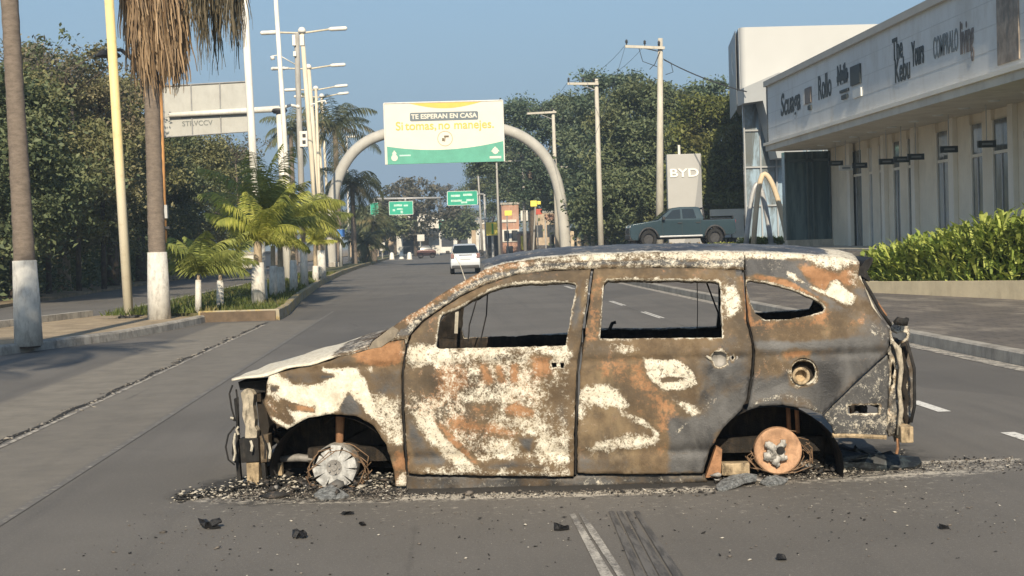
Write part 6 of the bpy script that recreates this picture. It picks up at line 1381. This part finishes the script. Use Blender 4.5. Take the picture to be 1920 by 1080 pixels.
b = MB(); zlow = W(1440,300,YS).z; b.prism([(xx1-q2.x, zb1-q2.z),(xx1-q2.x, zs1-q2.z),(x2-q2.x, zs2-q2.z),(x2+1.1-q2.x, zs2-q2.z),(x2+1.1-q2.x, zlow-q2.z),(x2-.15-q2.x, zlow-q2.z),(xx1+.9-q2.x,zb1+.1-q2.z)], YS-1.6-q2.y, YS-.02-q2.y, 'xz'); b.build('grey_wing', SHG, show)
t = NT('curtain_glass'); c = t.mix(t.sstep(t.noise(.55,6,.7,stretch=(2.2,1,.5),dist=1.2), .38,.62), (.12,.13,.125), (.30,.40,.48)); t.col(c); t.set(.10,0,.7); CGL = t.m
xg0, xg1 = W(1396,300,YS+.2).x, 24; cg = sbx('curtain_wall', (xg0,YS+.3,1.0), (xg1,YS+.5,zb+.0), CGL)
b = MB(); xe = W(1400,300,YS+12).x; b.prism([(xg0-q2.x,YS+.5-q2.y),(xg0+.2-q2.x,YS+.5-q2.y),(xe+.2-q2.x,YS+12-q2.y),(xe-q2.x,YS+12-q2.y)], 0, zb-q2.z, 'xy'); b.build('curtain_side', CGL, show)
for k in range(10): x = xg0+.02+k*.78; sbx('mullion', (x-.035,YS+.18,1.0), (x+.035,YS+.299,zb), M('mullion_grey', (.32,.33,.33), .5, .1), cg)
for z in (2.9,4.8,6.6): sbx('mullion', (xg0,YS+.2,z-.04), (xg1,YS+.298,z+.04), M('mullion_grey', (.32,.33,.33)), cg)
em = W(1381,118,YS+3.2); b = MB(); n = 20
b.tube([(-.12, .42*math.cos(2*math.pi*k/n), .62*math.sin(2*math.pi*k/n)) for k in range(n+1)], .07, 6, cap=False); b.tube([(-.12,-.25,-.2),(-.12,.25,.2)], .06, 6)
for i_ in range(len(b.v)): b.v[i_] = tuple(Vector(b.v[i_])+em-q2)
b.build('round_emblem', SIGNW, show)
# pylon sign
YP = 77; a_ = W(1249,290,YP); c_ = W(1316,389,YP); py_ = empty('pylon_sign', ((a_.x+c_.x)/2, YP, 1.0), 'grey pylon sign with white letters behind the pickup', 'sign'); q3 = py_.location
hw = (c_.x-a_.x)/2; ht = a_.z-q3.z
b = MB(); b.prism([(-hw,0),(hw,0),(hw,ht),(-hw,ht)], -.2, .2, 'xz'); b.build('body', M('pylon_grey', (.40,.40,.385), .4, .03, 1), py_, bevel=.03)
b = MB(); cur = [(hw*.15+hw*.80*(f_**.6), ht*(.18+.80*f_)) for f_ in np.linspace(0,1,12)]; b.add([(x,-.206,z) for x,z in cur]+[(hw-.01,-.206,ht*.98),(hw-.01,-.206,.02),(-hw*.2,-.206,.02)], [tuple(range(15))]); b.build('dark_sweep', M('pylon_dark', (.27,.275,.275), .4, .03, 1), py_)
zz = W(1290,325,YP).z-q3.z; text('lettering', 'BYD', .62, (-.02,-.23,zz), (R(90),0,0), M('letter_white', (.80,.80,.76), .4, .02), py_, .02, .01, sx=1.35)
b = MB(); t_ = W(1273,272,YP)-q3; b.tube([(t_.x,0,ht),(t_.x,0,t_.z)], .07, 8); b.build('top_stub', WHITEP, py_)
# parabola arches in front of the showroom
YQ = 58; 
for i,(l,t2,r2,yt,lab) in enumerate(((1412,1432,1478,326,'cream parabola arch nearest the glass bay, its right leg slanting'),(1398,1420,1446,345,'darker parabola arch just behind and left of the other'))):
    P0, P1 = G(l,455,1.0), G(r2,455,1.0); yq = YQ+i*1.6; a_ = W(l,446,yq); c_ = W(r2,446,yq); t_ = W(t2,yt,yq); ob = empty('decor_arch', (a_.x,yq,1.0), lab, 'arch', 'parabola arches in front of the showroom'); s_ = ob.location
    pts = []
    for k in range(17):
        f_ = k/16; x = a_.x+(c_.x-a_.x)*f_; pk = (t_.x-a_.x)/(c_.x-a_.x); u = (f_-pk)/(pk if f_<pk else 1-pk); pts.append((x-s_.x, 0, (t_.z-1.0)*(1-abs(u)**1.9)))
    b = MB(); b.tube(pts, .11, 8); b.build('arch_tube', (CREAM, STEEL)[i] if i else M('arch_cream', (.58,.47,.32), .8, .1, 2), ob, True)
    b = MB(); b.box((pts[0][0],0,.05),(.35,.35,.1)); b.box((pts[-1][0],0,.05),(.35,.35,.1)); b.build('foot', CONC, ob)
# white gateway / low wall
YG = 84; gw = empty('white_gateway', (W(1400,440,YG).x, YG, 1.0), 'low white gateway with openings behind the pickup tail', 'gate'); q4 = gw.location
def gbx(nm, x0, y0, x1, y1, mat, d=.5, dy=0): a_ = W(x0,y0,YG)-q4; c_ = W(x1,y1,YG)-q4; b = MB(); b.box2((a_.x,-d/2+dy,c_.z),(c_.x,d/2+dy,a_.z)); b.build(nm, mat, gw)
GW = M('gate_white', (.70,.66,.56), .8, .06, 1)
gbx('beam', 1332,393,1482,401,GW); gbx('pillar', 1373,401,1393,445,GW,.6,-.1); gbx('pillar', 1403,401,1412,445,GW,.5); gbx('pillar', 1428,401,1442,445,GW,.5); gbx('pillar', 1466,401,1480,445,GW,.5)
gbx('opening', 1394,402,1402,445,DK,.3,.3); gbx('opening', 1413,402,1427,445,DK,.3,.3); gbx('opening', 1443,402,1465,440,DK,.3,.3); gbx('pillar', 1335,408,1372,445,M('van_white', (.55,.57,.58), .5, .05),.4,.3)
# ================================================================== VEHICLES
PAINT = lambda nm, c, r=.25: M(nm, c, r, .03, 2, 0, metal=.25, spec=.6)
TYREM = M('tyre_rubber', (.018,.018,.018), .85, .2, 9); RIMM = M('rim_silver', (.55,.56,.57), .3, .08, 4, metal=.6)
t = NT('car_glass'); t.col((.012,.018,.02)); t.set(.05,0,.9); CGLS = t.m
def wheel(par, x, y, z, r, w_, axis='y', side=1):
    wl = empty('wheel', (x,y,z)); wl.parent = par
    b = MB(); b.lathe([(r*.62,-w_/2),(r*.93,-w_/2),(r,-w_*.32),(r,w_*.32),(r*.93,w_/2),(r*.62,w_/2)], 28, axis); b.build('tyre', TYREM, wl, auto=45)
    b = MB(); f_ = -side*w_*.46
    b.lathe([(r*.64,f_),(r*.58,f_+side*.03),(r*.56,side*w_*.1)], 24, axis)
    for k in range(5):
        a = 2*math.pi*k/5+.3; ca, sa = math.cos(a), math.sin(a); P_ = []
        for rad, hw_ in ((.04,.035),(r*.58,.055)):
            for sg in (-1,1):
                u, v = ca*rad-sa*hw_*sg, sa*rad+ca*hw_*sg; P_.append((u, f_*.9, v) if axis=='y' else (f_*.9, u, v))
        Q_ = [((p_[0], p_[1]+side*.03, p_[2]) if axis=='y' else (p_[0]+side*.03, p_[1], p_[2])) for p_ in P_]
        b.add(P_+Q_, [(0,1,3,2),(4,6,7,5),(0,2,6,4),(1,5,7,3),(2,3,7,6),(0,4,5,1)])
    b.lathe([(0,f_*.95),(.06,f_*.95),(.065,f_*.7)], 12, axis); b.build('rim', RIMM, wl, auto=40); b = MB(); b.lathe([(r*.6,side*w_*.1),(0,side*w_*.1)], 20, axis); b.build('brake_disc', DARKM, wl)
def solid(name, prof, hw, mat, par, inset_fn=None, bevel=.03, nseg=1):
    """side profile (x,z) made solid across y; inset_fn(x,z) narrows it"""
    n = len(prof); vs = []
    for sg in (-1,1):
        for x, z in prof: vs.append((x, sg*(hw-(inset_fn(x,z) if inset_fn else 0)), z))
    b = MB(); b.add(vs, [tuple(range(n-1,-1,-1)), tuple(range(n,2*n))]+[(i,(i+1)%n,n+(i+1)%n,n+i) for i in range(n)])
    import bmesh
    o = b.build(name, mat, par, bevel=0); bm = bmesh.new(); bm.from_mesh(o.data); big_ = [f_ for f_ in bm.faces if len(f_.verts) > 4]; bmesh.ops.triangulate(bm, faces=big_); bm.to_mesh(o.data); bm.free()
    if bevel: md = o.modifiers.new('bevel','BEVEL'); md.width = bevel; md.segments = 3; md.limit_method='ANGLE'; md.angle_limit=R(28)
    o.data.polygons.foreach_set('use_smooth', [True]*len(o.data.polygons)); md = o.modifiers.new('wn','WEIGHTED_NORMAL'); md.keep_sharp=True
    return o
# pickup: local x to the rear (image right), y away
YK_ = 69; pf = W(1177,455,YK_); prr = W(1374,455,YK_); pk = empty('pickup_truck', (pf.x, YK_, 1.0), 'teal grey double cab pickup parked in front of the grey pylon sign', 'pickup'); LNG = prr.x-pf.x; s_ = LNG/5.45
PP = PAINT('pickup_paint', (.034,.060,.074), .2)
def arcp(cx, r, a0, a1, n=9, cz=.42): return [(cx+r*math.cos(R(a0+(a1-a0)*k/(n-1))), cz+r*math.sin(R(a0+(a1-a0)*k/(n-1)))) for k in range(n)]
body = [(0.02,.55),(.0,.80),(.05,1.02),(.16,1.10),(.9,1.19),(1.45,1.25),(1.52,1.27),(3.75,1.28),(3.76,1.20),(5.40,1.21),(5.44,1.0),(5.42,.62),(5.3,.52)] + arcp(4.35,.50,10,170) + [(3.75,.42),(1.55,.42)] + arcp(.95,.48,10,170) + [(.4,.36),(.12,.38)]
tum = lambda x, z: (.02+.10*max(0,z-.95)+.35*max(0,.25-x)**1.5+ .04*max(0,.5-z))
bdy = solid('body', [(x*s_,z*s_) for x,z in body], .95, PP, pk, tum)
cab = [(1.42,1.24),(2.12,1.74),(2.30,1.80),(2.6,1.83),(3.45,1.82),(3.62,1.78),(3.80,1.30),(3.78,1.24)]
ct = lambda x, z: .06+.42*max(0,z/s_-1.24)
solid('cab', [(x*s_,z*s_) for x,z in cab], .95, PP, pk, ct, .04)
def sidepane(name, pts, par, hw, fn, mat=CGLS, out=.006):
    for sg in (-1,1):
        b = MB(); b.add([(x*s_, sg*(hw-fn(x*s_,z*s_)+out), z*s_) for x,z in pts], [tuple(range(len(pts)))]); o = b.build(name, mat, par); md = o.modifiers.new('t','SOLIDIFY'); md.thickness=.01; md.offset=0
sidepane('side_window', [(1.78,1.30),(2.22,1.68),(2.62,1.73),(2.62,1.30)], pk, .95, ct); sidepane('side_window', [(2.72,1.30),(2.72,1.73),(3.30,1.73),(3.42,1.30)], pk, .95, ct)
b = MB(); b.add([(1.47*s_,-.80,1.29*s_),(1.47*s_,.80,1.29*s_),(2.10*s_,.64,1.735*s_),(2.10*s_,-.64,1.735*s_)], [(0,1,2,3)])
for i_ in range(len(b.v)): v_ = b.v[i_]; b.v[i_] = (v_[0]-.02, v_[1], v_[2]+.02)
o = b.build('windscreen', CGLS, pk); md = o.modifiers.new('t','SOLIDIFY'); md.thickness=.01
b = MB(); b.box((4.55*s_,0,1.225*s_),(1.5*s_,1.5,.03)); b.build('bed_cover', TYREM, pk, bevel=.01)
b = MB(); b.tube([(3.84*s_,-.74,1.25*s_),(3.80*s_,-.66,1.74*s_),(3.80*s_,.66,1.74*s_),(3.84*s_,.74,1.25*s_)], .045, 8); b.build('sports_bar', DARKM, pk, True)
for sg in (-1,1):
    b = MB(); b.box((2.6*s_,sg*.965,.50*s_),(2.2*s_,.12,.07)); b.build('side_step', RIMM, pk, bevel=.015)
    b = MB(); b.box((1.72*s_,sg*1.04,1.33*s_),(.14,.20,.15)); b.build('mirror', DARKM, pk, bevel=.03)
    b = MB(); b.box((.10*s_,sg*.66,.97*s_),(.14,.34,.10)); b.build('headlight', M('lamp_glass', (.7,.74,.76), .15, .03), pk, bevel=.03)
    b = MB(); b.box((5.41*s_,sg*.80,1.0*s_),(.07,.16,.32)); b.build('tail_light', M('tail_red', (.30,.02,.02), .3, .05), pk, bevel=.02)
    for xd in (2.55,3.5):
        b = MB(); b.box((xd*s_,sg*.955,1.10*s_),(.20,.03,.035)); b.build('door_handle', DARKM, pk, bevel=.008)
    for xd in (1.68,2.67,3.62): b = MB(); b.box((xd*s_,sg*.949,.88*s_),(.012,.006,.72)); b.build('door_gap', DARKM, pk)
    for (cx_, rr_) in ((.95,.50),(4.35,.52)):
        b = MB(); pts = [(cx_*s_+rr_*s_*math.cos(R(a)), sg*.952, (.42+rr_*math.sin(R(a)))*s_) for a in range(5,176,17)]; b.tube(pts, .045, 6); b.build('wheel_arch_trim', DARKM, pk, True)
b = MB(); b.box((.02,0,.80*s_),(.05,1.2,.26)); b.build('grille', DARKM, pk, bevel=.02); b = MB(); b.box((.06,0,.50*s_),(.16,1.7,.2)); b.build('front_bumper', DARKM, pk, bevel=.04)
b = MB(); b.box2((.6*s_,-.7,.35),(4.9*s_,.7,.6)); b.build('chassis', DARKM, pk)
for xw in (.95,4.35):
    for sg in (-1,1): wheel(pk, xw*s_, sg*.83, .385, .385, .25, 'y', sg)
pk.scale = (1, 1, 1.12)
# white car driving away
pc = G(873,514); cx_ = W(873,500,pc.y).x; SU = empty('white_car', (cx_, pc.y, 0), 'white hatchback driving away down the avenue, seen from behind', 'car'); 
WP = PAINT('white_car_paint', (.62,.66,.70), .3); hwc = W(902,500,pc.y).x-cx_; k_ = 1.0
# profile in (y depth, z): build with x<->y swap
def solid_y(name, prof, hw, mat, par, fn=None, bevel=.03):
    o = solid(name, prof, hw, mat, par, fn, bevel)
    o.data.transform(Matrix(((0,1,0,0),(1,0,0,0),(0,0,1,0),(0,0,0,1)))); o.data.flip_normals(); return o
HGT = W(873,457,pc.y).z
bd = [(-.0,.42),(-.02,.62),(.02,.95),(.10,1.02),(3.0,1.0),(3.9,.85),(4.1,.6),(4.1,.4),(3.75,.28),(3.6,.5),(3.2,.5),(3.05,.28),(1.1,.28),(.95,.5),(.55,.5),(.4,.28),(.1,.28)]
solid_y('body', bd, hwc, WP, SU, lambda x,z: .02+.08*max(0,z-.8)+.06*max(0,.5-z)+.1*max(0,.3-x)**2, .05)
cb = [(.10,1.0),(.42,HGT-.10),(.62,HGT-.02),(1.9,HGT),(2.4,HGT-.06),(3.1,1.0)]
cf = lambda x, z: .06+.36*max(0,z-1.0)
solid_y('cabin', cb, hwc, WP, SU, cf, .05)
wz0, wz1 = 1.03, HGT-.08; 
def rw(z): f_=(z-1.0)/(HGT-.10-1.0); return .10+.32*f_
b = MB(); w0_, w1_ = hwc-.10, hwc-.24; b.add([(-w0_,rw(wz0)-.02,wz0),(w0_,rw(wz0)-.02,wz0),(w1_,rw(wz1)-.02,wz1),(-w1_,rw(wz1)-.02,wz1)], [(0,1,2,3)]); o = b.build('rear_window', CGLS, SU); md = o.modifiers.new('t','SOLIDIFY'); md.thickness=.012; md.offset=0
for sg in (-1,1):
    b = MB(); b.box((sg*(hwc-.13),-.01,.90),(.17,.10,.24)); b.build('tail_light', M('tail_dull', (.24,.14,.13), .3, .1), SU, bevel=.03)
    b = MB(); b.box((sg*(hwc+.08),2.45,1.08),(.20,.10,.15)); b.build('mirror', DARKM, SU, bevel=.03)
    b = MB(); b.add([(sg*(hwc-cf(0,z)+.004), y, z) for y,z in ((.62,1.06),(.75,HGT-.16),(2.2,HGT-.14),(2.85,1.06))], [(0,1,2,3)]); o = b.build('side_window', CGLS, SU); md = o.modifiers.new('t','SOLIDIFY'); md.thickness=.01; md.offset=0
    for yw in (.75,3.4): wheel(SU, sg*(hwc-.12), yw, .30, .30, .2, 'x', -sg)
b = MB(); b.box((0,-.035,.80),(.52,.02,.15)); b.build('number_plate', SIGNW, SU); b = MB(); b.box((0,.02,.36),(hwc*1.75,.14,.16)); b.build('rear_bumper', DARKM, SU, bevel=.04); b = MB(); b.box((0,-.03,.95),(.7,.03,.04)); b.build('trunk_trim', RIMM, SU)
# far parked dark car
def farcar(px, py, wpx, mat, label, hgt=1.45):
    p_ = G(px,py); s2_ = 2700/p_.y; w_ = wpx/s2_; ob = empty('parked_car', (p_.x,p_.y,0), label, 'car'); L_ = w_
    solid('body', [(-L_/2,.3),(-L_/2,.85),(-L_*.3,.95),(L_*.35,.95),(L_/2,.8),(L_/2,.3)], .85, mat, ob, None, .08); solid('cabin', [(-L_*.34,.94),(-L_*.24,hgt),(L_*.18,hgt),(L_*.33,.94)], .75, CGLS, ob, lambda x,z: .3*max(0,z-.94), .05)
    b = MB(); b.box((0,0,hgt),(L_*.38,1.05,.04)); b.build('roof', mat, ob)
    for x in (-L_*.3,L_*.3):
        for sg in (-1,1): wheel(ob, x, sg*.78, .31, .31, .2, 'y', sg)
farcar(800,484,36,PAINT('dark_red_paint',(.10,.05,.045)),'dark parked car under the far canopy')
farcar(925,478,18,PAINT('silver_paint',(.5,.5,.5)),'silver car at the far kerb beside the yellow sign')

# ------ smoky haze over the whole place
hz = bpy.data.materials.new('haze_air'); hz.use_nodes = True; ht_ = hz.node_tree; ht_.nodes.remove(ht_.nodes['Principled BSDF'])
pv_ = ht_.nodes.new('ShaderNodeVolumePrincipled'); pv_.inputs['Color'].default_value = (.62,.80,1.0,1); pv_.inputs['Density'].default_value = .0008; pv_.inputs['Anisotropy'].default_value = .1
ht_.links.new(pv_.outputs[0], ht_.nodes['Material Output'].inputs['Volume'])
b = MB(); b.box2((-1350,-120,-6.5), (1350,1550,72)); tag(b.build('haze', hz), 'thin bluish haze over the avenue', None, None, 'stuff')
